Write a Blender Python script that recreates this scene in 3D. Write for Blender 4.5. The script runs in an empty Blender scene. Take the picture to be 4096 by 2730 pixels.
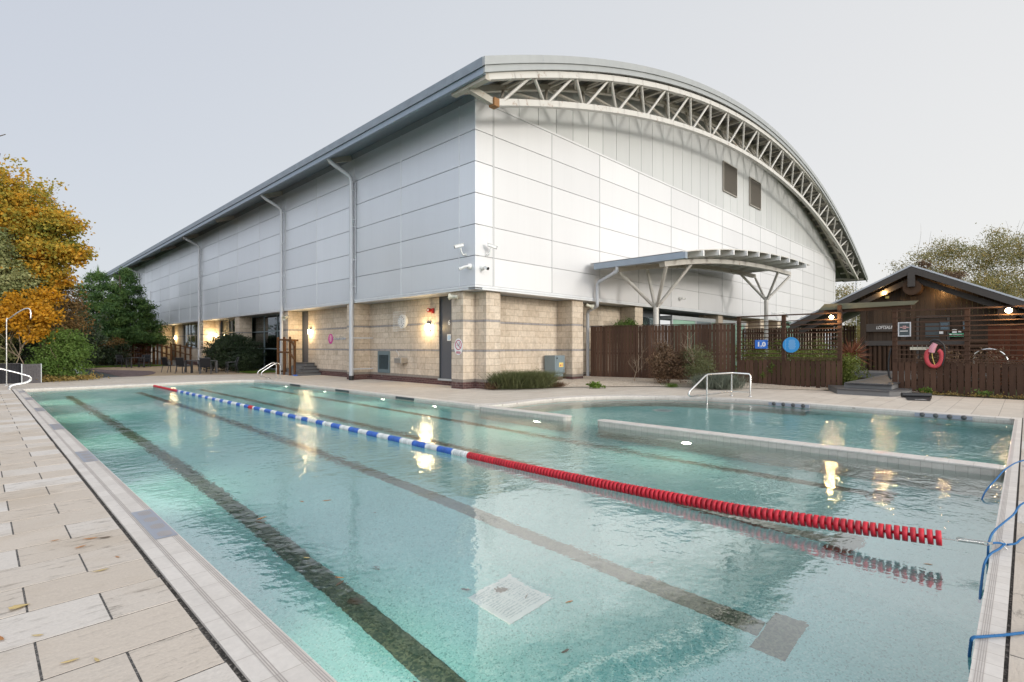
import bpy, bmesh, math, random
import numpy as np
from mathutils import Vector, Matrix
from mathutils.geometry import tessellate_polygon
random.seed(7); RNG = np.random.default_rng(11)
S = bpy.context.scene
COL = S.collection
PI = math.pi
R = math.radians
ORG = {}
# ------------------------------------------------------------------ helpers
class MB:
    def __init__(s): s.v = []; s.f = []; s.sm = []
    def add(s, vs, fs, smooth=False):
        o = len(s.v); s.v += [tuple(p) for p in vs]
        for f in fs: s.f.append(tuple(i + o for i in f)); s.sm.append(smooth)
        return s
    def box(s, x0, x1, y0, y1, z0, z1):
        x0, x1 = min(x0, x1), max(x0, x1); y0, y1 = min(y0, y1), max(y0, y1); z0, z1 = min(z0, z1), max(z0, z1)
        return s.add([(x0,y0,z0),(x1,y0,z0),(x1,y1,z0),(x0,y1,z0),(x0,y0,z1),(x1,y0,z1),(x1,y1,z1),(x0,y1,z1)],
              [(0,3,2,1),(4,5,6,7),(0,1,5,4),(1,2,6,5),(2,3,7,6),(3,0,4,7)])
    def bar(s, p, q, w, h=None, up=(0,0,1)):
        h = h or w; p = Vector(p); q = Vector(q); d = (q - p).normalized(); u = Vector(up)
        if abs(d.dot(u)) > .98: u = Vector((1,0,0))
        a = d.cross(u).normalized(); b = a.cross(d).normalized(); a = a * w / 2; b = b * h / 2
        vs = [p-a-b, p+a-b, p+a+b, p-a+b, q-a-b, q+a-b, q+a+b, q-a+b]
        return s.add(vs, [(0,1,2,3),(7,6,5,4),(1,0,4,5),(2,1,5,6),(3,2,6,7),(0,3,7,4)])
    def tube(s, pts, r, seg=8, cap=True):
        pts = [Vector(p) for p in pts]; n = len(pts)
        rr = r if isinstance(r, (list, tuple)) else [r] * n
        vs = []; prev = None
        for i, p in enumerate(pts):
            d = (pts[min(i+1,n-1)] - pts[max(i-1,0)])
            if d.length < 1e-9: d = Vector((0,0,1))
            d.normalize()
            if prev is None:
                u = Vector((0,0,1)) if abs(d.z) < .9 else Vector((1,0,0))
                a = d.cross(u).normalized()
            else:
                a = (prev - d * prev.dot(d))
                a = a.normalized() if a.length > 1e-6 else d.orthogonal().normalized()
            prev = a; b = d.cross(a)
            for k in range(seg):
                t = 2*PI*k/seg; vs.append(p + (a*math.cos(t) + b*math.sin(t)) * rr[i])
        fs = [(i*seg+k, i*seg+(k+1)%seg, (i+1)*seg+(k+1)%seg, (i+1)*seg+k) for i in range(n-1) for k in range(seg)]
        s.add(vs, fs, True)
        if cap:
            s.add(vs[:seg], [tuple(range(seg-1,-1,-1))]); s.add(vs[-seg:], [tuple(range(seg))])
        return s
    def lathe(s, c, axis, prof, seg=16):          # prof: list of (distance along axis, radius)
        c = Vector(c); d = Vector(axis).normalized()
        return s.tube_prof([c + d*t for t, _ in prof], [max(r,1e-4) for _, r in prof], d, seg)
    def tube_prof(s, pts, rr, d, seg):
        a = d.orthogonal().normalized(); b = d.cross(a); vs = []
        for p, r in zip(pts, rr):
            for k in range(seg):
                t = 2*PI*k/seg; vs.append(p + (a*math.cos(t) + b*math.sin(t))*r)
        n = len(pts)
        fs = [(i*seg+k, i*seg+(k+1)%seg, (i+1)*seg+(k+1)%seg, (i+1)*seg+k) for i in range(n-1) for k in range(seg)]
        s.add(vs, fs, True); s.add(vs[:seg], [tuple(range(seg-1,-1,-1))]); s.add(vs[-seg:], [tuple(range(seg))])
        return s
    def cyl(s, p, q, r, seg=14): 
        p = Vector(p); q = Vector(q); return s.lathe(p, q-p, [(0,r),((q-p).length,r)], seg)
    def poly(s, pts, z0, z1):                     # vertical prism from a plan outline
        n = len(pts); a = 0
        for i in range(n): a += pts[i][0]*pts[(i+1)%n][1] - pts[(i+1)%n][0]*pts[i][1]
        if a < 0: pts = pts[::-1]
        vs = [(x,y,z0) for x,y in pts] + [(x,y,z1) for x,y in pts]
        tri = tessellate_polygon([[Vector((x,y,0)) for x,y in pts]])
        fs = []
        for t in tri:
            A,B,Cc = [Vector(pts[i]) for i in t]
            up = (B-A).cross(Cc-A) if False else (B.x-A.x)*(Cc.y-A.y)-(B.y-A.y)*(Cc.x-A.x)
            t = t if up > 0 else t[::-1]
            fs.append(tuple(i+n for i in t)); fs.append(tuple(t[::-1]))
        fs += [(i,(i+1)%n,(i+1)%n+n,i+n) for i in range(n)]
        return s.add(vs, fs)
    def sheet(s, loops, z):                       # flat sheet with holes
        flat = [p for l in loops for p in l]
        tri = tessellate_polygon([[Vector((x,y,0)) for x,y in l] for l in loops]); fs = []
        for t in tri:
            A,B,Cc = [flat[i] for i in t]
            up = (B[0]-A[0])*(Cc[1]-A[1])-(B[1]-A[1])*(Cc[0]-A[0])
            fs.append(tuple(t) if up > 0 else tuple(t[::-1]))
        zz = z if callable(z) else (lambda x,y: z)
        return s.add([(x,y,zz(x,y)) for x,y in flat], fs)
    def build(s, name, mat, parent=None, bevel=0, label=None):
        o = ORG.get(parent.name, Vector()) if parent else Vector()
        me = bpy.data.meshes.new(name)
        me.from_pydata([(x-o.x, y-o.y, z-o.z) for x,y,z in s.v], [], s.f)
        me.polygons.foreach_set('use_smooth', s.sm)
        me.materials.append(mat); me.update()
        ob = bpy.data.objects.new(name, me); COL.objects.link(ob)
        if parent: ob.parent = parent; ORG[ob.name] = o.copy()
        if bevel:
            m = ob.modifiers.new('bevel','BEVEL'); m.width = bevel; m.segments = 2; m.limit_method = 'ANGLE'
        if label: ob['label'] = label
        return ob
def tag(o, label=None, cat=None, group=None, kind=None):
    for k, v in (('label',label),('category',cat),('group',group),('kind',kind)):
        if v: o[k] = v
    return o
def thing(name, loc, label, cat, group=None, local=False):
    o = bpy.data.objects.new(name, None); COL.objects.link(o); o.location = loc; o.empty_display_size = .2
    ORG[o.name] = Vector() if local else Vector(loc)
    return tag(o, label, cat, group)
def struct(name, mb, mat): return tag(mb.build(name, mat), kind='structure')
def solo(name, mb, mat, label, cat, group=None, bevel=0):   # a thing that is one mesh: origin moved to its base
    xs = np.array(mb.v); c = Vector(((xs[:,0].min()+xs[:,0].max())/2, (xs[:,1].min()+xs[:,1].max())/2, xs[:,2].min()))
    mb.v = [(x-c.x,y-c.y,z-c.z) for x,y,z in mb.v]
    o = mb.build(name, mat, bevel=bevel); o.location = c; ORG[o.name] = c
    return tag(o, label, cat, group)
def copy_tree(o, parent=None):
    c = o.copy(); COL.objects.link(c)
    if parent: c.parent = parent
    ORG[c.name] = ORG.get(o.name, Vector()).copy()
    for ch in list(o.children): copy_tree(ch, c)
    return c
def text_mesh(body, size, bold=0.0):
    cu = bpy.data.curves.new('t', 'FONT'); cu.body = body; cu.size = size; cu.align_x = 'CENTER'; cu.align_y = 'CENTER'
    cu.extrude = .002; cu.offset = bold; cu.resolution_u = 3
    t = bpy.data.objects.new('t', cu); COL.objects.link(t)
    bpy.context.view_layer.update()
    me = bpy.data.meshes.new_from_object(t.evaluated_get(bpy.context.evaluated_depsgraph_get()))
    vs = [tuple(v.co) for v in me.vertices]; fs = [tuple(p.vertices) for p in me.polygons]
    bpy.data.objects.remove(t); bpy.data.curves.remove(cu); bpy.data.meshes.remove(me)
    return vs, fs
def text_part(name, body, size, c, facing, mat, parent, bold=0.0, sx=1.0, slant=0.0):
    vs, fs = text_mesh(body, size, bold); out = []
    for x, y, z in vs:
        x = x*sx + y*slant
        if facing == '-X': out.append((c[0]-z-.001, c[1]-x, c[2]+y))
        elif facing == '-Y': out.append((c[0]+x, c[1]-z-.001, c[2]+y))
        else: out.append((c[0]+x, c[1]+y, c[2]+z))
    return MB().add(out, fs).build(name, mat, parent)
# ------------------------------------------------------------------ materials
def nmat(name, base=(.5,.5,.5), rough=.6, metal=0.0, spec=.5):
    m = bpy.data.materials.new(name); m.use_nodes = True; nt = m.node_tree
    b = nt.nodes['Principled BSDF']; b.inputs['Base Color'].default_value = (*base,1)
    b.inputs['Roughness'].default_value = rough; b.inputs['Metallic'].default_value = metal
    b.inputs['Specular IOR Level'].default_value = spec
    return m, nt, b
def N(nt, t, **kw):
    n = nt.nodes.new(t)
    for k, v in kw.items():
        if k in n.inputs: n.inputs[k].default_value = v
        else: setattr(n, k, v)
    return n
def L(nt, a, b): nt.links.new(a, b)
def M(nt, op, a, b=0.0, c=None):
    n = nt.nodes.new('ShaderNodeMath'); n.operation = op
    for i, v in enumerate((a, b, c)):
        if v is None: continue
        if hasattr(v, 'is_linked'): L(nt, v, n.inputs[i])
        else: n.inputs[i].default_value = v
    return n.outputs[0]
def ramp(nt, fac, stops, interp='LINEAR'):
    n = nt.nodes.new('ShaderNodeValToRGB'); e = n.color_ramp.elements; n.color_ramp.interpolation = interp
    while len(e) < len(stops): e.new(.5)
    for i, (p, c) in enumerate(stops): e[i].position = p; e[i].color = (*c,1) if len(c) == 3 else c
    if fac is not None: L(nt, fac, n.inputs[0])
    return n.outputs[0]
def mix(nt, f, a, b, blend='MIX'):
    n = nt.nodes.new('ShaderNodeMix'); n.data_type = 'RGBA'; n.blend_type = blend
    for s_, v in ((n.inputs[0],f),(n.inputs[6],a),(n.inputs[7],b)):
        if hasattr(v,'is_linked'): L(nt, v, s_)
        elif isinstance(v,(int,float)): s_.default_value = v
        else: s_.default_value = (*v,1)
    return n.outputs[2]
def pos(nt): return nt.nodes.new('ShaderNodeNewGeometry').outputs['Position']
def island(nt): return nt.nodes.new('ShaderNodeNewGeometry').outputs['Random Per Island']
def noise(nt, vec, scale, detail=4, rough=.55, out='Fac'):
    n = N(nt, 'ShaderNodeTexNoise'); n.inputs['Scale'].default_value = scale; n.inputs['Detail'].default_value = detail
    n.inputs['Roughness'].default_value = rough
    if vec is not None: L(nt, vec, n.inputs['Vector'])
    return n.outputs[out]
def scaled(nt, vec, sx, sy, sz):
    n = N(nt,'ShaderNodeMapping'); n.inputs['Scale'].default_value = (sx,sy,sz); L(nt, vec, n.inputs['Vector']); return n.outputs[0]
def bump(nt, b, h, strength=.3, dist=.02):
    n = N(nt,'ShaderNodeBump'); n.inputs['Strength'].default_value = strength; n.inputs['Distance'].default_value = dist
    L(nt, h, n.inputs['Height']); L(nt, n.outputs[0], b.inputs['Normal'])
def paint(name, c, rough=.5, metal=0., var=.12, scale=3., spec=.5, rust=0, bmp=0, streak=(1,1,.25), isl=0):
    m, nt, b = nmat(name, c, rough, metal, spec); p = pos(nt)
    n1 = noise(nt, scaled(nt, p, *streak), scale, 5)
    col = mix(nt, n1, tuple(x*(1-var) for x in c), tuple(min(1,x*(1+var)) for x in c))
    if isl: col = mix(nt, 1., col, ramp(nt, island(nt), [(0,(.78,.8,.8)),(.5,(1,1,1)),(1,(1.1,1.12,1.12))]), 'MULTIPLY')
    if rust:
        r_ = ramp(nt, noise(nt, p, 2.6, 6, .7), [(.62-rust*.1,(0,0,0)),(.72-rust*.1,(1,1,1))])
        col = mix(nt, M(nt,'MULTIPLY', r_, .8), col, (.22,.11,.045))
    L(nt, col, b.inputs['Base Color'])
    rr = M(nt,'ADD', M(nt,'MULTIPLY', n1, .16), rough-.08); L(nt, rr, b.inputs['Roughness'])
    if bmp: bump(nt, b, noise(nt, p, scale*8, 4), bmp, .01)
    return m
def wood(name, c, var=.45, board=None, axis='y', rough=.7, spec=.12):
    m, nt, b = nmat(name, c, rough, 0, spec); p = pos(nt)
    sc = {'v':(14,14,1.2), 'x':(1.2,14,14), 'y':(14,1.2,14)}[axis]
    g = noise(nt, scaled(nt, p, *sc), 2.2, 6, .65); isl = island(nt)
    k = M(nt,'ADD', M(nt,'MULTIPLY', g, .65), M(nt,'MULTIPLY', isl, .62))
    col = ramp(nt, k, [(.2,tuple(x*(1-var) for x in c)),(.6,c),(1.,tuple(x*(1+var) for x in c))])
    blot = noise(nt, p, .9, 3); col = mix(nt, M(nt,'MULTIPLY',blot,.35), col, tuple(x*.6+.02 for x in c))
    L(nt, col, b.inputs['Base Color']); bump(nt, b, g, .35, .01)
    return m
def emit(name, c, s):
    m = bpy.data.materials.new(name); m.use_nodes = True; nt = m.node_tree
    b = nt.nodes['Principled BSDF']; b.inputs['Base Color'].default_value = (*c,1)
    b.inputs['Emission Color'].default_value = (*c,1); b.inputs['Emission Strength'].default_value = s
    return m
def foliage(name, stops, trans=.35, rough=.55, clump=.8):
    m, nt, b = nmat(name, stops[0][1], rough, 0, .3); p = pos(nt)
    k = M(nt,'ADD', M(nt,'ADD', M(nt,'MULTIPLY', island(nt), .36), .06), M(nt,'MULTIPLY', M(nt,'SUBTRACT', noise(nt, p, 1.0, 4), .32), clump*1.9))
    col = ramp(nt, k, stops)
    L(nt, col, b.inputs['Base Color'])
    tr = N(nt,'ShaderNodeBsdfTranslucent'); L(nt, col, tr.inputs['Color'])
    ms = N(nt,'ShaderNodeMixShader'); ms.inputs[0].default_value = trans
    out = nt.nodes['Material Output']; L(nt, b.outputs[0], ms.inputs[1]); L(nt, tr.outputs[0], ms.inputs[2]); L(nt, ms.outputs[0], out.inputs[0])
    return m

def stone_mat():
    m, nt, b = nmat('buff_stone_blocks', rough=.85, spec=.2); p = pos(nt)
    sp = N(nt,'ShaderNodeSeparateXYZ'); L(nt, p, sp.inputs[0]); x,y,z = sp.outputs
    u = M(nt,'ADD', x, y)
    zz = M(nt,'SUBTRACT', M(nt,'SUBTRACT', M(nt,'SUBTRACT', z, .335), M(nt,'MULTIPLY', M(nt,'GREATER_THAN', z, 1.36), .085)), M(nt,'MULTIPLY', M(nt,'GREATER_THAN', z, 2.43), .09))
    cv = N(nt,'ShaderNodeCombineXYZ'); L(nt,u,cv.inputs[0]); L(nt,zz,cv.inputs[1])
    br = N(nt,'ShaderNodeTexBrick'); L(nt, cv.outputs[0], br.inputs['Vector'])
    for k, v in (('Scale',1),('Brick Width',.49),('Row Height',.2462),('Mortar Size',.006),('Mortar Smooth',.2),('Bias',0.)): br.inputs[k].default_value = v
    br.inputs['Color1'].default_value = (.54,.45,.35,1); br.inputs['Color2'].default_value = (.63,.54,.435,1); br.inputs['Mortar'].default_value = (.33,.25,.18,1)
    def band(lo, hi): return M(nt,'MULTIPLY', M(nt,'GREATER_THAN', z, lo), M(nt,'LESS_THAN', z, hi))
    bd = M(nt,'ADD', band(1.322,1.396), band(2.392,2.468))
    b2 = N(nt,'ShaderNodeTexBrick'); L(nt, cv.outputs[0], b2.inputs['Vector'])
    for k, v in (('Scale',1),('Brick Width',.49),('Row Height',9),('Mortar Size',.006)): b2.inputs[k].default_value = v
    b2.offset = 0.
    b2.inputs['Color1'].default_value = (.27,.255,.25,1); b2.inputs['Color2'].default_value = (.33,.315,.31,1); b2.inputs['Mortar'].default_value = (.16,.13,.11,1)
    col = mix(nt, bd, br.outputs['Color'], b2.outputs['Color'])
    col = mix(nt, band(.24,.335), col, (.27,.24,.21))
    nn = noise(nt, p, 9, 6, .7); st = noise(nt, scaled(nt, p, 1.6,1.6,.5), 1.1, 5, .65)
    col = mix(nt, .55, col, ramp(nt, nn, [(.3,(.62,.62,.62)),(.7,(1.25,1.25,1.25))]), 'MULTIPLY')
    col = mix(nt, M(nt,'MULTIPLY', ramp(nt, st, [(.52,(0,0,0)),(.75,(1,1,1))]), .45), col, (.22,.185,.145))
    L(nt, col, b.inputs['Base Color'])
    hh = M(nt,'ADD', M(nt,'MULTIPLY', br.outputs['Fac'], -1.), M(nt,'MULTIPLY', nn, .35)); bump(nt, b, hh, .6, .008)
    return m
def plinth_mat():
    m, nt, b = nmat('dark_plinth_brick', rough=.8, spec=.25); p = pos(nt)
    sp = N(nt,'ShaderNodeSeparateXYZ'); L(nt, p, sp.inputs[0]); x,y,z = sp.outputs
    cv = N(nt,'ShaderNodeCombineXYZ'); L(nt,M(nt,'ADD', x, y),cv.inputs[0]); L(nt,z,cv.inputs[1])
    br = N(nt,'ShaderNodeTexBrick'); L(nt, cv.outputs[0], br.inputs['Vector'])
    for k, v in (('Scale',1),('Brick Width',.225),('Row Height',.075),('Mortar Size',.005)): br.inputs[k].default_value = v
    br.inputs['Color1'].default_value = (.075,.035,.035,1); br.inputs['Color2'].default_value = (.12,.06,.055,1); br.inputs['Mortar'].default_value = (.22,.18,.16,1)
    ef = ramp(nt, noise(nt, p, 2.2, 6, .7), [(.6,(0,0,0)),(.8,(1,1,1))])
    L(nt, mix(nt, M(nt,'MULTIPLY', ef, .5), br.outputs['Color'], (.42,.38,.36)), b.inputs['Base Color']); bump(nt, b, br.outputs['Fac'], -.5, .006)
    return m
def tile_mat(name, c1, c2, mortar, w, h, msize=.004, off=0., rough=.35, wall=False, dirt=.12):
    m, nt, b = nmat(name, c1, rough, 0, .45); p = pos(nt)
    if wall:
        sp = N(nt,'ShaderNodeSeparateXYZ'); L(nt, p, sp.inputs[0]); cv = N(nt,'ShaderNodeCombineXYZ')
        L(nt, M(nt,'ADD', sp.outputs[0], sp.outputs[1]), cv.inputs[0]); L(nt, sp.outputs[2], cv.inputs[1]); v = cv.outputs[0]
    else: v = p
    br = N(nt,'ShaderNodeTexBrick'); L(nt, v, br.inputs['Vector']); br.offset = off
    for k, q in (('Scale',1),('Brick Width',w),('Row Height',h),('Mortar Size',msize),('Mortar Smooth',.3)): br.inputs[k].default_value = q
    br.inputs['Color1'].default_value = (*c1,1); br.inputs['Color2'].default_value = (*c2,1); br.inputs['Mortar'].default_value = (*mortar,1)
    n1 = noise(nt, p, 2.3, 6, .65); n2 = noise(nt, p, 24, 4, .6)
    col = mix(nt, M(nt,'MULTIPLY', ramp(nt, n1, [(.45,(0,0,0)),(.8,(1,1,1))]), dirt*2.5), br.outputs['Color'], tuple(x*.62 for x in mortar))
    col = mix(nt, .35, col, ramp(nt, n2, [(.3,(.8,.8,.8)),(.7,(1.12,1.12,1.12))]), 'MULTIPLY')
    L(nt, col, b.inputs['Base Color'])
    bump(nt, b, M(nt,'ADD', M(nt,'MULTIPLY', br.outputs['Fac'], -1.), M(nt,'MULTIPLY', n2, .3)), .4, .004)
    return m
def slab_mat(name, a, bcol, mid):
    m, nt, b = nmat(name, a, .75, 0, .3); p = pos(nt); isl = island(nt)
    base = ramp(nt, isl, [(0,a),(.5,mid),(1,bcol)])
    rid = noise(nt, scaled(nt, p, 1.5, 5.5, 3), 3.2, 10, .74)
    amt = ramp(nt, M(nt,'FRACT', M(nt,'MULTIPLY', isl, 7.3)), [(.25,(0,0,0)),(.8,(1,1,1))])
    pits = ramp(nt, rid, [(.38,(0,0,0)),(.46,(1,1,1))])
    col = mix(nt, M(nt,'MULTIPLY', M(nt,'SUBTRACT', 1, pits), M(nt,'ADD', M(nt,'MULTIPLY', amt, .55), .12)), base, tuple(x*.4 for x in mid))
    st = ramp(nt, noise(nt, p, 1.1, 5, .6), [(.5,(0,0,0)),(.72,(1,1,1))])
    col = mix(nt, M(nt,'MULTIPLY', st, .5), col, tuple(x*y for x,y in zip(mid,(.78,.72,.62))))
    fine = noise(nt, p, 55, 4, .6)
    col = mix(nt, .4, col, ramp(nt, fine, [(.3,(.8,.8,.8)),(.7,(1.12,1.12,1.12))]), 'MULTIPLY')
    L(nt, col, b.inputs['Base Color'])
    bump(nt, b, M(nt,'ADD', rid, M(nt,'MULTIPLY', fine, .25)), .55, .012)
    return m
def pebble_mat(name, stops, scale, bs=.8):
    m, nt, b = nmat(name, stops[0][1], .85, 0, .25); p = pos(nt)
    vo = N(nt,'ShaderNodeTexVoronoi'); vo.inputs['Scale'].default_value = scale; L(nt, p, vo.inputs['Vector'])
    hs = N(nt,'ShaderNodeSeparateColor'); L(nt, vo.outputs['Color'], hs.inputs[0])
    col = ramp(nt, hs.outputs[0], stops)
    col = mix(nt, .5, col, ramp(nt, noise(nt, p, 1.3, 4), [(.3,(.75,.75,.75)),(.7,(1.15,1.15,1.15))]), 'MULTIPLY')
    L(nt, col, b.inputs['Base Color']); bump(nt, b, vo.outputs['Distance'], -bs, .02)
    return m
def clad_mat(name, c, metal, rough):
    m, nt, b = nmat(name, c, rough, metal, .5); p = pos(nt)
    n1 = noise(nt, scaled(nt, p, 1,1,.15), .9, 4); n2 = noise(nt, p, 160, 2)
    col = mix(nt, n1, tuple(x*.95 for x in c), tuple(x*1.03 for x in c))
    col = mix(nt, 1., col, ramp(nt, island(nt), [(0,(.93,.93,.935)),(1,(1.04,1.04,1.04))]), 'MULTIPLY')
    stk = ramp(nt, noise(nt, scaled(nt, p, 3.5,3.5,.10), 1.6, 6, .7), [(.52,(0,0,0)),(.80,(1,1,1))]); col = mix(nt, M(nt,'MULTIPLY', stk, .09), col, tuple(x*.55 for x in c)); L(nt, col, b.inputs['Base Color'])
    bump(nt, b, noise(nt, p, .55, 2), .12, .03)
    L(nt, M(nt,'ADD', M(nt,'MULTIPLY', n2, .06), rough-.03), b.inputs['Roughness'])
    return m
def glass_mat(name, tint=(.8,.85,.85), refl=.12):
    m = bpy.data.materials.new(name); m.use_nodes = True; nt = m.node_tree; nt.nodes.remove(nt.nodes['Principled BSDF'])
    t = N(nt,'ShaderNodeBsdfTransparent'); t.inputs[0].default_value = (*tint,1)
    g = N(nt,'ShaderNodeBsdfGlossy'); g.inputs['Roughness'].default_value = .02; g.inputs['Color'].default_value = (.9,.95,1,1)
    fr = N(nt,'ShaderNodeFresnel'); fr.inputs['IOR'].default_value = 1.5
    mx = N(nt,'ShaderNodeMixShader'); L(nt, M(nt,'ADD', M(nt,'MULTIPLY', fr.outputs[0], .85), refl), mx.inputs[0])
    L(nt, t.outputs[0], mx.inputs[1]); L(nt, g.outputs[0], mx.inputs[2]); L(nt, mx.outputs[0], nt.nodes['Material Output'].inputs[0])
    return m
def floor_mat():
    m, nt, b = nmat('pool_plaster', rough=.7, spec=.2); p = pos(nt)
    vo = N(nt,'ShaderNodeTexVoronoi'); vo.inputs['Scale'].default_value = 95; L(nt, p, vo.inputs['Vector'])
    hs = N(nt,'ShaderNodeSeparateColor'); L(nt, vo.outputs['Color'], hs.inputs[0])
    col = ramp(nt, hs.outputs[0], [(.0,(.15,.43,.42)),(.25,(.33,.71,.69)),(.75,(.39,.765,.745)),(1.,(.60,.87,.84))])
    n1 = noise(nt, p, 1.1, 5, .6)
    col = mix(nt, .5, col, ramp(nt, n1, [(.3,(.82,.86,.86)),(.7,(1.12,1.1,1.1))]), 'MULTIPLY')
    L(nt, col, b.inputs['Base Color']); return m
def speckle_mat(name, a, c, scale=60, rough=.6):
    m, nt, b = nmat(name, a, rough, 0, .3); p = pos(nt)
    vo = N(nt,'ShaderNodeTexVoronoi'); vo.inputs['Scale'].default_value = scale; L(nt, p, vo.inputs['Vector'])
    hs = N(nt,'ShaderNodeSeparateColor'); L(nt, vo.outputs['Color'], hs.inputs[0])
    L(nt, ramp(nt, hs.outputs[0], [(.3,a),(.9,c)]), b.inputs['Base Color']); return m
def water_mat():
    m = bpy.data.materials.new('pool_water'); m.use_nodes = True; nt = m.node_tree; nt.nodes.remove(nt.nodes['Principled BSDF'])
    g = N(nt,'ShaderNodeBsdfRefraction'); g.inputs['IOR'].default_value = 1.333; g.inputs['Roughness'].default_value = 0.; g.inputs['Color'].default_value = (.90,.98,.99,1)
    gg = N(nt,'ShaderNodeBsdfGlossy'); gg.inputs['Roughness'].default_value = 0.; gg.inputs['Color'].default_value = (1,1,1,1); fr = N(nt,'ShaderNodeFresnel'); fr.inputs['IOR'].default_value = 1.333; wm = N(nt,'ShaderNodeMixShader')
    p = pos(nt)
    big = ramp(nt, noise(nt, p, .33, 2), [(.38,(.10,.10,.10)),(.68,(1,1,1))])
    # calmer by the near corner, livelier further down the pool
    sp = N(nt,'ShaderNodeSeparateXYZ'); L(nt, p, sp.inputs[0])
    dist = M(nt,'SQRT', M(nt,'ADD', M(nt,'MULTIPLY', sp.outputs[0], sp.outputs[0]), M(nt,'MULTIPLY', sp.outputs[1], sp.outputs[1])))
    calm = N(nt,'ShaderNodeMapRange'); calm.inputs['From Min'].default_value = 3.; calm.inputs['From Max'].default_value = 10.
    calm.inputs['To Min'].default_value = .075; calm.inputs['To Max'].default_value = 1.; L(nt, dist, calm.inputs['Value'])
    n1 = noise(nt, scaled(nt, p, 1,1.35,1), 4.2, 2, .5); n2 = noise(nt, scaled(nt, p, 1.2,1,1), 9., 2, .5)
    n3 = noise(nt, p, 38., 2, .5); n2 = noise(nt, scaled(nt, p, 1.25,1,1), 15., 2, .5)
    h = M(nt,'ADD', M(nt,'ADD', M(nt,'MULTIPLY', n1, .85), M(nt,'MULTIPLY', n2, .32)), M(nt,'MULTIPLY', n3, .045))
    h = M(nt,'MULTIPLY', M(nt,'MULTIPLY', h, M(nt,'ADD', M(nt,'MULTIPLY', big, .8), .22)), calm.outputs[0])
    slow = noise(nt, p, 1.3, 1)
    h = M(nt,'ADD', h, M(nt,'MULTIPLY', slow, .22))
    bp = N(nt,'ShaderNodeBump'); bp.inputs['Strength'].default_value = 1.; bp.inputs['Distance'].default_value = WAVE
    L(nt, h, bp.inputs['Height']); L(nt, bp.outputs[0], g.inputs['Normal']); L(nt, bp.outputs[0], gg.inputs['Normal']); L(nt, bp.outputs[0], fr.inputs['Normal'])
    L(nt, M(nt,'MINIMUM', M(nt,'ADD', M(nt,'MULTIPLY', fr.outputs[0], 3.0), .075), .44), wm.inputs[0]); L(nt, g.outputs[0], wm.inputs[1]); L(nt, gg.outputs[0], wm.inputs[2])
    L(nt, wm.outputs[0], nt.nodes['Material Output'].inputs[0]); return m
WAVE = .029

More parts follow.
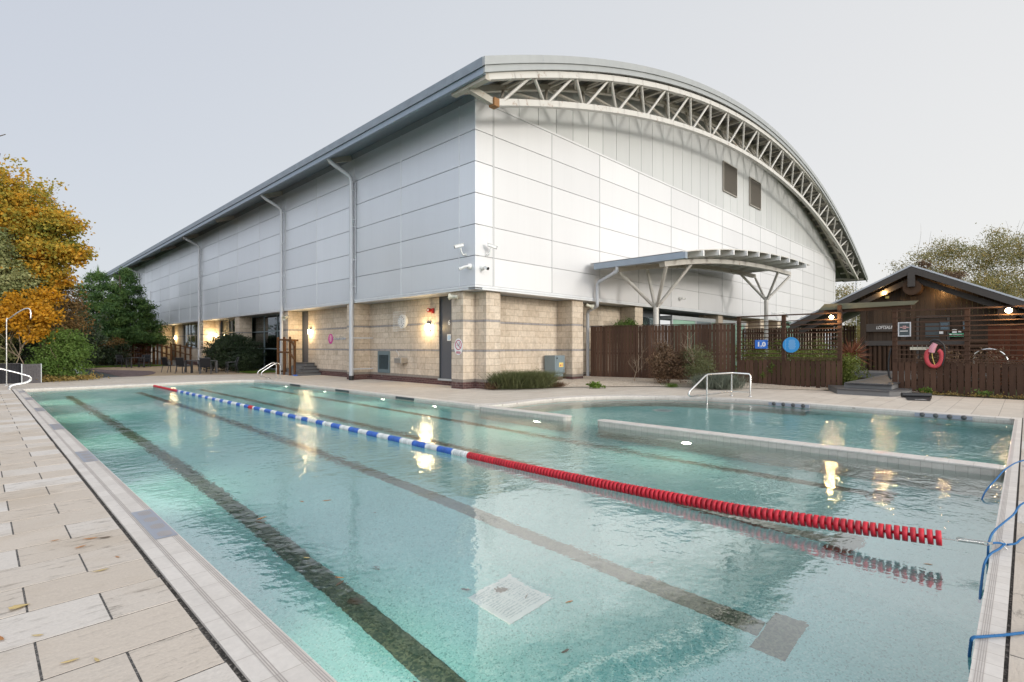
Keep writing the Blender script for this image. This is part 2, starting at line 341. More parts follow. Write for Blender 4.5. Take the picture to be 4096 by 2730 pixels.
MT = dict(
 stone=stone_mat(), plinth=plinth_mat(),
 clad=clad_mat('silver_cladding', (.72,.745,.775), .5, .38), cladw=clad_mat('pale_silver_cladding', (.69,.69,.695), .15, .42),
 gable=clad_mat('grey_standing_seam', (.58,.59,.58), .2, .42),
 jointl=paint('pale_joint_grey', (.50,.505,.51), .5, .2), joint=paint('joint_grey', (.38,.40,.43), .5, .3), trim=paint('pale_trim', (.70,.72,.74), .4, .2),
 fascia=paint('weathered_blue_grey_fascia', (.24,.275,.31), .45, .25, .35, 1.6, streak=(1,1,2)), fascial=paint('pale_grey_fascia', (.36,.375,.375), .45, .2, .12),
 fascib=paint('blue_grey_gutter', (.27,.32,.38), .4, .25, .12),
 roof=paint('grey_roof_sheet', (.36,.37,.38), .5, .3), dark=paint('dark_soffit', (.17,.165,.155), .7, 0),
 steel=paint('white_painted_steel', (.58,.56,.52), .45, 0, .07, 2, rust=.15), steeld=paint('weathered_cream_steel', (.47,.435,.375), .6, 0, .2, 2, rust=.3),
 rust=paint('rusty_steel', (.30,.15,.06), .8, 0, .5, 7), pipe=paint('light_grey_pipe', (.50,.52,.55), .42, .1, .06), 
 doorg=paint('dark_grey_door', (.095,.10,.115), .4, 0, .08), vent=paint('grey_green_vent', (.13,.175,.19), .45, 0, .08),
 louv=paint('bronze_louvre', (.36,.33,.29), .5, .2), black=paint('black_plastic', (.015,.015,.017), .45), white=paint('white_plastic', (.75,.75,.73), .4, 0, .04),
 chrome=paint('stainless_steel', (.62,.62,.61), .22, .95, .05, 6), stain2=paint('brushed_steel', (.50,.47,.43), .38, .85, .1, 6),
 red=paint('red_plastic', (.42,.025,.02), .4), lred=paint('red_float_plastic', (.55,.014,.03), .45, 0, .15, 9, isl=1), lblue=paint('blue_float_plastic', (.04,.14,.52), .45, 0, .15, 9, isl=1), lwhite=paint('white_float_plastic', (.72,.74,.74), .45, 0, .08, 9, isl=1),
 rope=paint('blue_rope', (.014,.13,.33), .75, 0, .3, 60, streak=(1,1,1), bmp=.5), signb=paint('blue_sign', (.02,.15,.60), .4, 0, .05), signb2=paint('bright_blue_sign', (.03,.27,.62), .4, 0, .05), magenta=paint('magenta_sign', (.52,.02,.28), .4),
 yellow=paint('yellow_label', (.75,.60,.16), .5), cream=paint('cream_plastic', (.55,.53,.43), .45), pink=paint('faded_pink_foam', (.62,.30,.36), .7, 0, .15, 12), foam=paint('red_foam', (.50,.06,.075), .7, 0, .15, 12),
 decking=wood('dark_grey_decking', (.075,.075,.078), .35, axis='y', rough=.45, spec=.5), deckside=wood('grey_decking_edge', (.19,.19,.19), .25, axis='y'),
 brown=wood('brown_stained_boards', (.078,.043,.028), .45, axis='v'), brownh=wood('brown_stained_rails', (.070,.040,.027), .45, axis='y'), log=wood('brown_log', (.075,.043,.026), .4, axis='v'),
 sauna=wood('sauna_boards', (.062,.043,.030), .5, axis='v'), saunad=wood('dark_barge_board', (.085,.075,.068), .4, axis='y'), lichen=wood('lichen_covered_beam', (.15,.145,.10), .4, axis='y'), rail=wood('brown_handrail', (.12,.058,.026), .4, axis='y'),
 redfence=wood('red_brown_fence', (.085,.026,.012), .3, axis='y'),
 coping=tile_mat('white_coping_tiles', (.62,.575,.525), (.67,.625,.575), (.44,.39,.345), .12, .245, .0025, 0, .55, dirt=.1),
 wtile=tile_mat('white_wall_tiles', (.52,.485,.435), (.57,.535,.485), (.36,.33,.29), .12, .12, .003, 0, .25, True),
 groove=paint('groove_grey', (.40,.355,.325), .7, 0, .2, 8), gtile=paint('grey_blue_tile', (.30,.32,.37), .4, 0, .12, 5), gdark=paint('dark_marker_tile', (.055,.065,.07), .4), gdot=paint('dark_dot', (.10,.10,.10), .5),
 slab=slab_mat('pale_stone_slabs', (.585,.515,.44), (.65,.61,.565), (.545,.475,.40)), deck=tile_mat('buff_paving', (.54,.475,.40), (.60,.54,.465), (.30,.26,.22), .9, .45, .006, .5, .75, dirt=.1),
 joints=pebble_mat('dark_gritty_joint', [(0,(.03,.028,.026)),(.7,(.07,.062,.055)),(1,(.22,.20,.18))], 90),
 plaster=floor_mat(), lane=speckle_mat('dark_lane_tiles', (.05,.085,.06), (.19,.22,.15)), drain=paint('white_drain_grille', (.86,.90,.90), .5, 0, .05), slot=paint('drain_slot', (.52,.62,.64), .6),
 jfill=pebble_mat('grey_sandy_joint', [(0,(.045,.042,.04)),(.6,(.11,.105,.10)),(1,(.24,.22,.20))], 120), gravel=pebble_mat('cream_gravel', [(0,(.34,.27,.20)),(.5,(.52,.44,.35)),(1,(.70,.64,.55))], 42), slate=pebble_mat('plum_slate_chips', [(0,(.07,.05,.055)),(.5,(.16,.11,.11)),(1,(.27,.21,.20))], 26),
 patio=tile_mat('sand_paving', (.40,.29,.18), (.46,.34,.22), (.28,.21,.13), .4, .2, .006, .5, .8), path=paint('wet_tarmac', (.055,.06,.07), .35, 0, .35, 1.2, streak=(1,1,1)), 
 soil=pebble_mat('brown_soil', [(0,(.03,.022,.015)),(1,(.09,.065,.04))], 30), lawn=pebble_mat('grassy_ground', [(0,(.03,.05,.015)),(1,(.08,.10,.03))], 20),
 chairf=paint('grey_aluminium', (.055,.058,.065), .5, .2), sling=paint('charcoal_mesh', (.022,.022,.024), .8, 0, .2, 60, .15), tabletop=paint('dark_tabletop', (.05,.05,.055), .35),
 mosaic=tile_mat('dark_mosaic', (.012,.012,.014), (.022,.022,.026), (.06,.06,.065), .05, .05, .003, 0, .45, True), mosaicl=tile_mat('grey_mosaic', (.07,.066,.07), (.10,.095,.10), (.17,.16,.165), .05, .05, .003, 0, .4, True),
 bark=wood('tree_bark', (.10,.08,.06), .4, axis='v'), twig=paint('pale_twig', (.30,.23,.16), .8), twigd=paint('brown_twig', (.14,.10,.07), .8), birch=paint('pale_birch_bark', (.42,.40,.36), .7, 0, .35, 4),
 glass=glass_mat('window_glass', (.75,.78,.74), .03), glassd=glass_mat('dark_glass', (.30,.34,.34), .10), frame=paint('dark_grey_frame', (.085,.095,.105), .4, .2), frameb=paint('blue_grey_frame', (.20,.255,.28), .4, .2), framel=paint('pale_frame', (.45,.48,.49), .4, .1),
 intw=paint('interior_wall', (.34,.33,.28), .8), intg=paint('pale_green_blind', (.28,.46,.36), .6, 0, .1, 3),
 lamp=emit('warm_lamp_glass', (1.,.80,.50), 45), lamps=emit('bright_spot_lamp', (1.,.72,.38), 60), lampi=emit('ceiling_light', (1.,.88,.55), 5), plight=emit('pool_lamp', (1.,.95,.72), 22), warmglow=emit('glowing_warm_room_wall', (1.,.80,.46), 1.1), coolglow=emit('glowing_cool_room_wall', (.75,.85,.70), .45),
 leafo=paint('fallen_orange_leaf', (.42,.18,.05), .6, 0, .4, 30), leafd=paint('fallen_brown_leaf', (.10,.065,.04), .6, 0, .4, 30), leafy=paint('fallen_yellow_leaf', (.50,.38,.17), .6, 0, .3, 30),
 paper=paint('white_paper', (.72,.72,.70), .6, 0, .03), blank=paint('dark_poster', (.05,.065,.07), .3), green=paint('green_sign', (.05,.30,.15), .4), redink=paint('red_ink', (.45,.04,.10), .5), blueink=paint('blue_ink', (.10,.25,.55), .5), pinkink=paint('pale_pink_ink', (.70,.40,.38), .5), inkw=paint('white_ink', (.80,.80,.78), .5), inkl=paint('pale_blue_ink', (.32,.55,.78), .5),
)

for k_ in ('mosaic','mosaicl'): MT[k_].node_tree.nodes['Principled BSDF'].inputs['Specular IOR Level'].default_value = .06
# ------------------------------------------------------------------ setting: ground, deck, pool
ZW = -.10; ZF = -1.35
P_IN = [(1.13,.19),(15.12,.19),(15.17,2),(15.3,4),(15.28,5.6),(15.05,6.9),(14.6,7.9),(13.9,8.75),(13.0,9.4),(12,9.75),(10.9,9.84),(9.8,9.78),(9.2,9.85),(8.97,10.15),(8.97,24.2),(8.75,24.85),(8.3,25.2),(7.6,25.35),(1.13,25.35)]
P_OUT = [(.86,.08),(15.45,.08),(15.5,2),(15.66,4),(15.65,5.7),(15.4,7.05),(14.9,8.15),(14.15,9.05),(13.15,9.75),(12.05,10.1),(10.9,10.18),(9.8,10.12),(9.46,10.2),(9.27,10.5),(9.27,24.3),(9.05,25.15),(8.5,25.65),(7.65,25.93),(.86,25.93)]
def smooth_pair(a, b, lo, hi, k=4):        # subdivide the curved part of both outlines alike (Catmull-Rom)
    def cr(p, i, t):
        p0,p1,p2,p3 = [np.array(p[j % len(p)]) for j in (i-1,i,i+1,i+2)]
        return tuple(.5*((2*p1)+(-p0+p2)*t+(2*p0-5*p1+4*p2-p3)*t*t+(-p0+3*p1-3*p2+p3)*t**3))
    A, B = [], []
    for i in range(len(a)):
        A.append(a[i]); B.append(b[i])
        if lo <= i < hi:
            for j in range(1, k): A.append(cr(a,i,j/k)); B.append(cr(b,i,j/k))
    return A, B
P_IN, P_OUT = smooth_pair(P_IN, P_OUT, 3, 11)
def offset(poly, d):
    n = len(poly); out = []
    for i in range(n):
        p0,p1,p2 = [Vector(poly[j % n]) for j in (i-1,i,i+1)]
        n1 = Vector(((p1-p0).y,-(p1-p0).x)).normalized(); n2 = Vector(((p2-p1).y,-(p2-p1).x)).normalized()
        m = (n1+n2).normalized(); k = d/max(.3, m.dot(n1)); out.append((p1.x+m.x*k, p1.y+m.y*k))
    return out
P_J = offset(P_OUT, .032)
def ring(mb, a, za, b, zb):
    n = len(a); vs = [(x,y,za) for x,y in a] + [(x,y,zb) for x,y in b]
    return mb.add(vs, [(i,i+n,(i+1)%n+n,(i+1)%n) for i in range(n)])
BIG = [(-400,-400),(400,-400),(400,400),(-400,400)]
struct('ground', MB().sheet([BIG, P_J], -.06), MT['lawn'])
tile = MB(); ring(tile, P_IN, -.045, P_IN, -.36); struct('pool_tile_band', tile, MT['wtile'])
bas = MB(); ring(bas, P_IN, -.36, P_IN, ZF); bas.sheet([P_IN], ZF); struct('pool_basin', bas, MT['plaster'])
cop = MB(); ring(cop, P_IN, 0, P_IN, -.045)
n_ = len(P_IN); cop.add([(x,y,0) for x,y in P_IN]+[(x,y,0) for x,y in P_OUT], [(i,i+n_,(i+1)%n_+n_,(i+1)%n_) for i in range(n_)])
ring(cop, P_OUT, 0, P_OUT, -.06)
struct('pool_coping', cop, MT['coping'])
jt = MB(); a_ = offset(P_OUT, -.006)
n_ = len(a_); jt.add([(x,y,-.016) for x,y in a_]+[(x,y,-.016) for x,y in offset(P_OUT,.06)], [(i,i+n_,(i+1)%n_+n_,(i+1)%n_) for i in range(n_)])
struct('expansion_joint', jt, MT['joints'])
gr = MB()                                   # anti-slip grooves pressed into the coping
for x in (1.092,1.104,1.116,.948,.960,.972): gr.sheet([[(x-.0024,.2),(x+.0024,.2),(x+.0024,25.2),(x-.0024,25.2)]], .0016)
for y in (.172,.163,.154,.145): gr.sheet([[(1.2,y-.0016),(15.0,y-.0016),(15.0,y+.0016),(1.2,y+.0016)]], .0016)
struct('coping_groove', gr, MT['groove'])
tp = MB(); td = MB()
for yc in (5.30,9.20,13.0,16.85,20.6,24.0):
    tp.sheet([[(.968,yc-.47),(1.122,yc-.47),(1.122,yc+.47),(.968,yc+.47)]], .0032)
    for k in range(4):
        cy = yc-.36+k*.24; c = [(1.055+.055*math.cos(t), cy+.075*math.sin(t)) for t in np.linspace(0,2*PI,20,endpoint=False)]
        for j in range(7):
            x = 1.01+j*.014; h = .075*math.sqrt(max(0,1-((x-1.055)/.055)**2))
            if h > .005: td.sheet([[(x-.004,cy-h),(x+.004,cy-h),(x+.004,cy+h),(x-.004,cy+h)]], .0048)
struct('coping_marker_tiles', tp, MT['gtile']); struct('coping_marker_dots', td, MT['groove'])
dk = MB()
for yc in (21.05,17.16,13.3): dk.box(8.955,8.967,yc-.48,yc+.48,-.085,-.012)
dk2 = MB()
for yc in (4.55,1.35): dk2.box(15.08-.03+yc*.02,15.09+yc*.02,yc-.5,yc+.5,-.095,-.012)
struct('pool_edge_marker', dk, MT['gdark']); struct('spa_edge_marker', dk2, MT['gtile'])
dd = MB()
for yc in (4.55,1.35):
    for k in range(4):
        c = Vector((15.043+yc*.02, yc-.36+k*.24, -.045)); dd.lathe(c, (1,0,0), [(0,.001),(0,.05),(.004,.05)], 12)
struct('pool_edge_dots', dd, MT['gdot'])
# slabs: a paving sheet by the building and spa, cut slabs by the near edges
iR = P_J.index(min(P_J, key=lambda p: (p[0]-15.49)**2+(p[1]-.04)**2))
deck_poly = P_J[iR:] + [(.82,29.6),(1.9,29.6),(3.4,31.8),(5,32.3),(6,32.2),(8,31.7),(9.8,30.7),(11.4,30.1),(11.6,27.6),(13.0,27.4),(13.0,14.6),(13.3,13.5),(14.68,12.44),(16.3,11.35),(17.65,10.28),(18.5,9.0),(19.5,7.3),(20.3,5.2),(20.7,3),(20.7,.04)]
struct('pool_deck', MB().sheet([deck_poly], -.004), MT['deck'])
sl = MB(); bed = MB()
def slab(x0,x1,y0,y1):
    z = random.uniform(-.0006,.0008); j = .0045; e = .0015
    a = [(x0+j,y0+j),(x1-j,y0+j),(x1-j,y1-j),(x0+j,y1-j)]; b = [(x0+j+e,y0+j+e),(x1-j-e,y0+j+e),(x1-j-e,y1-j-e),(x0+j+e,y1-j-e)]
    vs = [(x,y,-.03) for x,y in a]+[(x,y,z-.003) for x,y in a]+[(x,y,z) for x,y in b]
    sl.add(vs, [(8,9,10,11)]+[(k,(k+1)%4,(k+1)%4+4,k+4) for k in range(4)]+[(k+4,(k+1)%4+4,(k+1)%4+8,k+8) for k in range(4)])
y = -2.95; r_ = 0
while y < 29.5:
    x1 = .832+random.uniform(-.004,.004); w = (.315 if r_ % 2 else .63)
    while x1 > -6:
        slab(x1-w, x1, y, y+.4365); x1 -= w; w = .63
    y += .4365; r_ += 1
y = .068; r_ = 0
while y > -3:
    x0 = .826; w = .45 if r_ % 2 else .9
    while x0 < 21: slab(x0, x0+w, y-.45, y); x0 += w; w = .9
    y -= .45; r_ += 1
struct('paving_slab', sl, MT['slab'])
bed.sheet([[(-6,-3),(.83,-3),(.83,29.6),(-6,29.6)]], -.0016); bed.sheet([[(.83,-3.2),(21,-3.2),(21,.06),(.83,.06)]], -.0016)
struct('slab_bedding', bed, MT['jfill'])
def gz(x, y): return GZ[(round(x,2),round(y,2))]
gp = [(13.3,13.5,.0),(14.68,12.44,.015),(16.3,11.35,.015),(17.65,10.28,.015),(18.5,9.0,.015),(19.5,7.3,.01),(20.3,5.2,.01),(20.9,4.7,.02),(21.05,8.3,.12),(20.2,11.2,.16),(19.45,13.95,.18),(19.3,14.6,.18),(13.3,14.6,.06)]
GZ = {(round(a,2),round(b,2)):c for a,b,c in gp}
struct('gravel_bed', MB().sheet([[(a,b) for a,b,_ in gp]], gz), MT['gravel'])
struct('soil_strip', MB().sheet([[(20.7,-3),(21.5,-3),(21.5,2.8),(20.7,2.8)]], .012), MT['soil'])
struct('garden_gravel', MB().sheet([[(21.2,2.6),(23.2,2.6),(23.0,5.2),(21.2,9)]], -.03), MT['gravel'])
struct('shaded_garden_soil', MB().sheet([[(23.25,2.6),(32,2.6),(32,8),(26,12),(21.3,9.2),(23.05,5.2)]], -.034), MT['soil'])  # dark soil sheet, its colour also carrying the shadow left of the boardwalk
struct('patio', MB().sheet([[(5.0,32.3),(6,32.2),(8,31.7),(9.8,30.7),(11.4,30.1),(12.8,30.1),(12.8,57.5),(9,50),(6.6,48.5),(5.2,48)]], -.03), MT['patio'])
struct('slate_bed', MB().sheet([[(5.12,32.4),(6.0,32.9),(6.93,34.9),(7.5,37.2),(7.6,39.2),(6.9,41.4),(5.9,43.6),(5.22,47.6)]], -.018), MT['slate'])
struct('footpath', MB().sheet([[(3.3,31.75),(5.1,32.36),(5.2,48),(4.5,48.6),(3.9,40)]], -.024), MT['path'])
struct('planting_soil', MB().sheet([[(-8,29.6),(1.9,29.62),(3.35,31.75),(3.9,40),(4.4,48.6),(2,60),(-14,60)]], -.02), MT['soil'])
# pool markings
ln = MB(); zl = ZF+.004
for i, xc in enumerate((2.19,4.20,6.2,8.12)):
    ln.sheet([[(xc-.11,1.45),(xc+.11,1.45),(xc+.11,23.6),(xc-.11,23.6)]], zl)
    ln.sheet([[(xc-.28,1.2),(xc+.28,1.2),(xc+.28,1.442),(xc-.28,1.442)]], zl)
struct('lane_line', ln, MT['lane'])
# low wall between lap pool and spa pool, with its opening
def rounded(x0,x1,y0,y1,r=.12):
    out = []
    for cx,cy,a0 in ((x1-r,y1-r,0),(x0+r,y1-r,90),(x0+r,y0+r,180),(x1-r,y0+r,270)):
        out += [(cx+r*math.cos(R(a0+t)), cy+r*math.sin(R(a0+t))) for t in (0,22.5,45,67.5,90)]
    return out
def divider(y0, y1, lab):
    o = thing('pool_divider_wall', (8.96,(y0+y1)/2,ZF), lab, 'low wall', 'low tiled walls between the two pools')
    w = MB().poly(rounded(8.82,9.10,y0,y1), ZF, -.022); w.build('tiled_wall', MT['wtile'], o)
    c = MB().poly(rounded(8.812,9.108,y0-.008,y1+.008), -.021, .004); c.build('cap', MT['coping'], o, bevel=.006)
divider(.2, 6.28, 'long low white tiled wall running out to the near pool edge')
divider(7.05, 9.86, 'short low white tiled wall joining the curved spa edge')
# spa bench
inn = offset(P_IN, -.55)
bn = MB(); sel = [i for i,p in enumerate(P_IN) if p[0] > 9.6 and p[1] > 3.5]
a = [P_IN[i] for i in sel]; b = [inn[i] for i in sel]; n_ = len(a)
bn.add([(x,y,-.52) for x,y in a]+[(x,y,-.52) for x,y in b]+[(x,y,ZF) for x,y in b], [(i+1,i,i+n_,i+n_+1) for i in range(n_-1)]+[(i+1+n_,i+n_,i+2*n_,i+2*n_+1) for i in range(n_-1)])
struct('spa_bench', bn, MT['wtile'])
struct('pool_water', MB().sheet([P_IN], ZW), water_mat())
# drain in the floor
o = thing('drain_grille', (3.19,3.15,ZF), 'square white drain grille on the pool floor', 'drain')
MB().poly([(2.93,2.89),(3.45,2.89),(3.45,3.41),(2.93,3.41)], ZF+.005, ZF+.02).build('grille_plate', MT['drain'], o, bevel=.006)
g = MB()
for c in range(2):
    for k in range(15): 
        yy = 2.95+k*.0295; g.sheet([[(2.975+c*.225,yy),(3.175+c*.225,yy),(3.175+c*.225,yy+.011),(2.975+c*.225,yy+.011)]], ZF+.022)
g.build('slots', MT['slot'], o)
# underwater lamps
def pool_lamp(p, nrm, lab, power=28, lensr=.085):
    o = thing('pool_light', p, lab, 'pool light', 'underwater pool lights')
    p = Vector(p); nrm = Vector(nrm)
    MB().lathe(p, nrm, [(0.003,.12),(.02,.12),(.022,lensr+.004)], 18).build('ring', MT['chrome'], o)
    MB().lathe(p, nrm, [(0.004,lensr),(.026,lensr*.97),(.032,lensr*.7)], 18).build('lens', MT['plight'], o)
    l = bpy.data.lights.new('pool_lamp_glow','SPOT'); l.energy = power*2.3; l.color = (1,.90,.66); l.shadow_soft_size = .07; l.spot_size = R(150); l.spot_blend = .8
    lo = bpy.data.objects.new('lamp_glow', l); COL.objects.link(lo); lo.parent = o; lo.location = nrm*.06
    lo.rotation_euler = (nrm+Vector((0,0,-.45))).to_track_quat('-Z','Y').to_euler()
for y, lab in ((3.1,'underwater pool light nearest the camera, under the left coping'),(8.0,'left wall pool light second from the camera'),(12.4,'left wall pool light third from the camera'),(16.7,'left wall pool light fourth from the camera'),(21.2,'farthest pool light on the left wall, by the chrome handrails')):
    pool_lamp((1.13,y,-.7), (1,0,0), lab)
for y, lab in ((21.9,'building side pool light nearest the far ladder'),(18.4,'building side pool light between the two far dark marker tiles'),(14.5,'building side pool light between two dark markers opposite the vent'),(11.8,'building side pool light nearest the short divider wall')):
    pool_lamp((8.97,y,-.62), (-1,0,0), lab)
pool_lamp((8.82,4.3,-.62), (-1,0,0), 'bright pool light on the long divider wall facing the lanes')
pool_lamp((8.82,7.85,-.6), (-1,0,0), 'pool light on the short divider wall beside the gap')
pool_lamp((9.10,8.6,-.6), (1,0,0), 'pool light on the spa side of the short divider wall')
pool_lamp((9.10,1.0,-.7), (1,0,0), 'pool light on the spa side of the long divider wall', 30)
for p, lab in (((13.3,7.2,ZF),'round pale inlet on the spa floor below the curved bench'),((14.0,5.4,ZF),'round pale inlet on the spa floor below the handrail')):
    o = thing('spa_inlet', p, lab, 'inlet', 'spa floor inlets'); 
    MB().lathe(p,(0,0,1),[(.002,.28),(.03,.28),(.035,.22)],24).build('ring', MT['drain'], o); MB().lathe(p,(0,0,1),[(.004,.2),(.038,.19)],20).build('jet_plate', MT['slot'], o)
# ------------------------------------------------------------------ lane rope
def lane_rope():
    o = thing('lane_rope', (5.12,5.6,-.1), 'red, white and blue lane rope of floating discs stretched down the pool', 'lane rope')
    pts = [(5.06,.40),(5.03,.8),(4.98,1.9),(4.97,4.2),(4.97,25.1)]
    ys = [p[1] for p in pts]; xs = [p[0] for p in pts]
    def X(y): return float(np.interp(y, ys, xs))
    zc = lambda y: float(np.interp(y, [.3,.47,1.0,1.9,3.2,5.0], [.075,.066,.028,-.025,-.055,ZW+.028]))
    red = MB(); secs = {}; y = .475; k = 0
    while y < 25.0:
        near = y < 10; p = .0505 if near else .1; 
        if y < 5.75: mb, r0 = red, .056
        elif y > 21.4: mb, r0 = red, .048
        else:
            s = int((y-5.75)/.345); mb = secs.setdefault(s, MB())
            if abs(y-14.3) < .12: mb = red
            r0 = .053
        c = Vector((X(y), y, zc(y))); d = Vector((X(y+.1)-X(y), .1, zc(y+.1)-zc(y))).normalized(); d = (d + Vector((0,0,random.uniform(-.06,.06)))).normalized()
        q = p*.33; gap = p*.40
        sg = 14 if y < 3 else (12 if near else 8)
        mb.lathe(c-d*q, d, [(0,r0*.80),(0,r0),(q*2,r0),(q*2,r0*.80),(q*1.45,r0*.5),(q*1.45,.014),(p,.012)], sg)
        if near and y < 6:                       # small vanes between the discs
            for a in range(4):
                t = a*PI/2+k*.4; u = d.orthogonal().normalized(); w = d.cross(u); rad = u*math.cos(t)+w*math.sin(t)
                mb.bar(c+rad*.012+d*q*.2, c+rad*r0*.82+d*q*.2, .004, q*2.2)
        y += p; k += 1
    red.build('red_discs', MT['lred'], o); [m_.build('white_floats' if s % 2 == 0 else 'blue_floats', MT['lwhite' if s % 2 == 0 else 'lblue'], o) for s, m_ in secs.items()]
    MB().tube([(X(y),y,zc(y)) for y in list(np.linspace(.38,5.2,30))+list(np.linspace(6,25.3,20))], .004, 5).build('cable', MT['stain2'], o)
    sp = MB(); A = Vector((5.10,.375,.068)); B = Vector((5.18,.235,.058)); d = (B-A); u = d.orthogonal().normalized(); w = d.normalized().cross(u)
    n = 19*10; sp.tube([A+d*(i/n)+(u*math.cos(i*2*PI/10)+w*math.sin(i*2*PI/10))*.013 for i in range(n+1)], .0024, 5); sp.build('spring', MT['chrome'], o)
    hk = MB(); hk.tube([B+Vector((math.cos(t)*.0,-.018-.018*math.cos(t),.012*math.sin(t))) for t in np.linspace(0,2*PI,14)], .003, 5); hk.bar(B+Vector((.02,-.034,0)), B+Vector((.07,-.06,-.006)), .008,.014)
    hk.build('hook', MT['stain2'], o)
lane_rope()
o = thing('steel_ring', (5.38,.115,.004), 'steel ring tying blue ropes together on the coping', 'ring')
MB().tube([(5.39+.055*math.cos(t), .118+.028*math.sin(t)+.0, .012+.03*math.sin(t)) for t in np.linspace(0,2*PI,28)], .0042, 7).build('hoop', MT['chrome'], o)
def rope(pts, lab, r=.0085):
    P = [Vector(p) for p in pts]; out = []
    for i in range(len(P)-1):
        p0 = P[max(i-1,0)]; p1 = P[i]; p2 = P[i+1]; p3 = P[min(i+2,len(P)-1)]
        for j in range(8):
            t = j/8; out.append(.5*((2*p1)+(-p0+p2)*t+(2*p0-5*p1+4*p2-p3)*t*t+(-p0+3*p1-3*p2+p3)*t**3))
    out.append(P[-1])
    mb = MB(); u = Vector((.0,.0,1)); lng = [0]
    for a, b in zip(out, out[1:]): lng.append(lng[-1]+(b-a).length)
    mb.tube(out, r*.9, 8)
    for ph in range(3):                           # laid strands
        pts2 = []
        for i, p in enumerate(out):
            d = (out[min(i+1,len(out)-1)]-out[max(i-1,0)]).normalized(); a = d.orthogonal().normalized(); b = d.cross(a); t = lng[i]*120+ph*2*PI/3
            pts2.append(p+(a*math.cos(t)+b*math.sin(t))*r*.42)
        mb.tube(pts2, r*.66, 6)
    solo('blue_rope', mb, MT['rope'], lab, 'rope', 'blue ropes over the pool edge')
rope([(5.23,.19,.05),(5.24,.18,.055),(5.29,.15,.05),(5.34,.12,.034)], 'short blue rope end looped between the lane rope hook and the steel ring', .0078)
rope([(5.36,.12,.032),(5.22,.15,.024),(5.08,.188,.018),(4.93,.212,-.005),(4.72,.217,-.05),(4.40,.215,-.115)], 'blue rope from the steel ring drooping over the coping into the water', .0078)
rope([(5.36,.105,.03),(5.45,.06,.03),(5.68,.0,.035),(6.1,-.25,.02),(7,-.9,.012)], 'blue rope from the steel ring leading away over the slabs', .0078)
rope([(5.24,.212,-.115),(5.25,.208,-.0),(5.35,.205,.04),(5.65,.185,.045),(6.2,.09,.06),(6.7,.0,.09),(7.5,-.35,.05),(8.4,-.9,.012)], 'blue rope hanging off the coping above the steel ring', .0078)
rope([(7.36,.35,-.14),(7.50,.32,-.04),(7.9,.25,.03),(8.45,.17,.08),(9.1,.03,.09),(9.9,-.3,.05),(11,-.8,.012)], 'farthest blue rope rising out of the water by the divider wall', .0078)
rope([(3.60,.216,-.115),(3.58,.208,-.03),(3.57,.200,.010),(3.62,.16,.012),(3.75,.06,.012),(4.0,-.1,.012),(4.6,-.4,.012)], 'nearest blue rope crossing the coping in the lower right corner', .0078)
# ------------------------------------------------------------------ fallen leaves
LEAFSHAPE = [(0,0),(.18,.16),(.10,.22),(.34,.30),(.22,.42),(.50,.46),(.40,.60),(.62,.72),(.42,.80),(.36,1.),(0,.94)]
def leaf(x, y, z, s, rot, mat, lab, grp, curl=.25, shape='lobed'):
    pr = LEAFSHAPE if shape == 'lobed' else [(0,0),(.16,.2),(.24,.45),(.2,.72),(.08,.95),(0,1.05)]
    vs = []; fs = []; n = len(pr); c = math.cos(rot); sn = math.sin(rot)
    for sg in (1,-1):
        for a, b in pr:
            u = a*sg*.55*s; v = (b-.5)*s; h = curl*s*(abs(a)*.55+ (b-.5)**2*.9)
            vs.append((x+u*c-v*sn, y+u*sn+v*c, z+h))
    for k in range(1, n-1):
        fs.append((0,k,k+1)); fs.append((n,n+k+1,n+k))
    return solo('fallen_leaf', MB().add(vs, fs), mat, lab, 'leaf', grp)
Gs = 'fallen leaves on the stone slabs'; Gw = 'fallen leaves in the pool'
for x,y,s,r,m,lab,sh in ((.54,5.05,.08,1.9,'leafo','orange leaf lying on the joint between two slabs left of the grey coping tile','o'),(.62,5.21,.10,1.2,'leafo','curled orange leaf just beyond the slab joint left of the grey tile','o'),(.70,5.16,.10,1.3,'leafd','tan leaf nearest the coping beside the grey tile','o'),
   (.42,5.36,.06,1.5,'leafo','small orange leaf farthest along the left slabs','o'),(.58,4.42,.09,1.5,'leafy','pale curled leaf in the middle of a smooth white slab','o'),(.17,4.13,.095,1.6,'leafy','olive lobed leaf on the white slab at the left picture edge','l'),(.70,4.62,.05,.4,'leafo','tiny tan leaf on a slab close to the dark joint','o'),
   (.40,3.17,.055,.2,'leafy','bright yellow leaf on a slab in the lower left corner','o'),(.31,3.25,.075,1.4,'leafy','thin pale yellow leaf curled on a lower left slab','o'),(.22,3.66,.06,.9,'leafy','small buff leaf resting on a dark slab joint','o'),(.12,3.02,.05,2.,'leafd','dark brown leaf in the bottom left corner','o'),(.08,3.76,.09,.3,'leafo','reddish leaf cut by the left picture edge','o'),(3.74,.075,.06,.9,'leafd','brown curled leaf on the joint beside the right coping','o')):
    leaf(x,y,.004,s,r,MT[m],lab,Gs,shape='lobed' if sh=='l' else 'o')
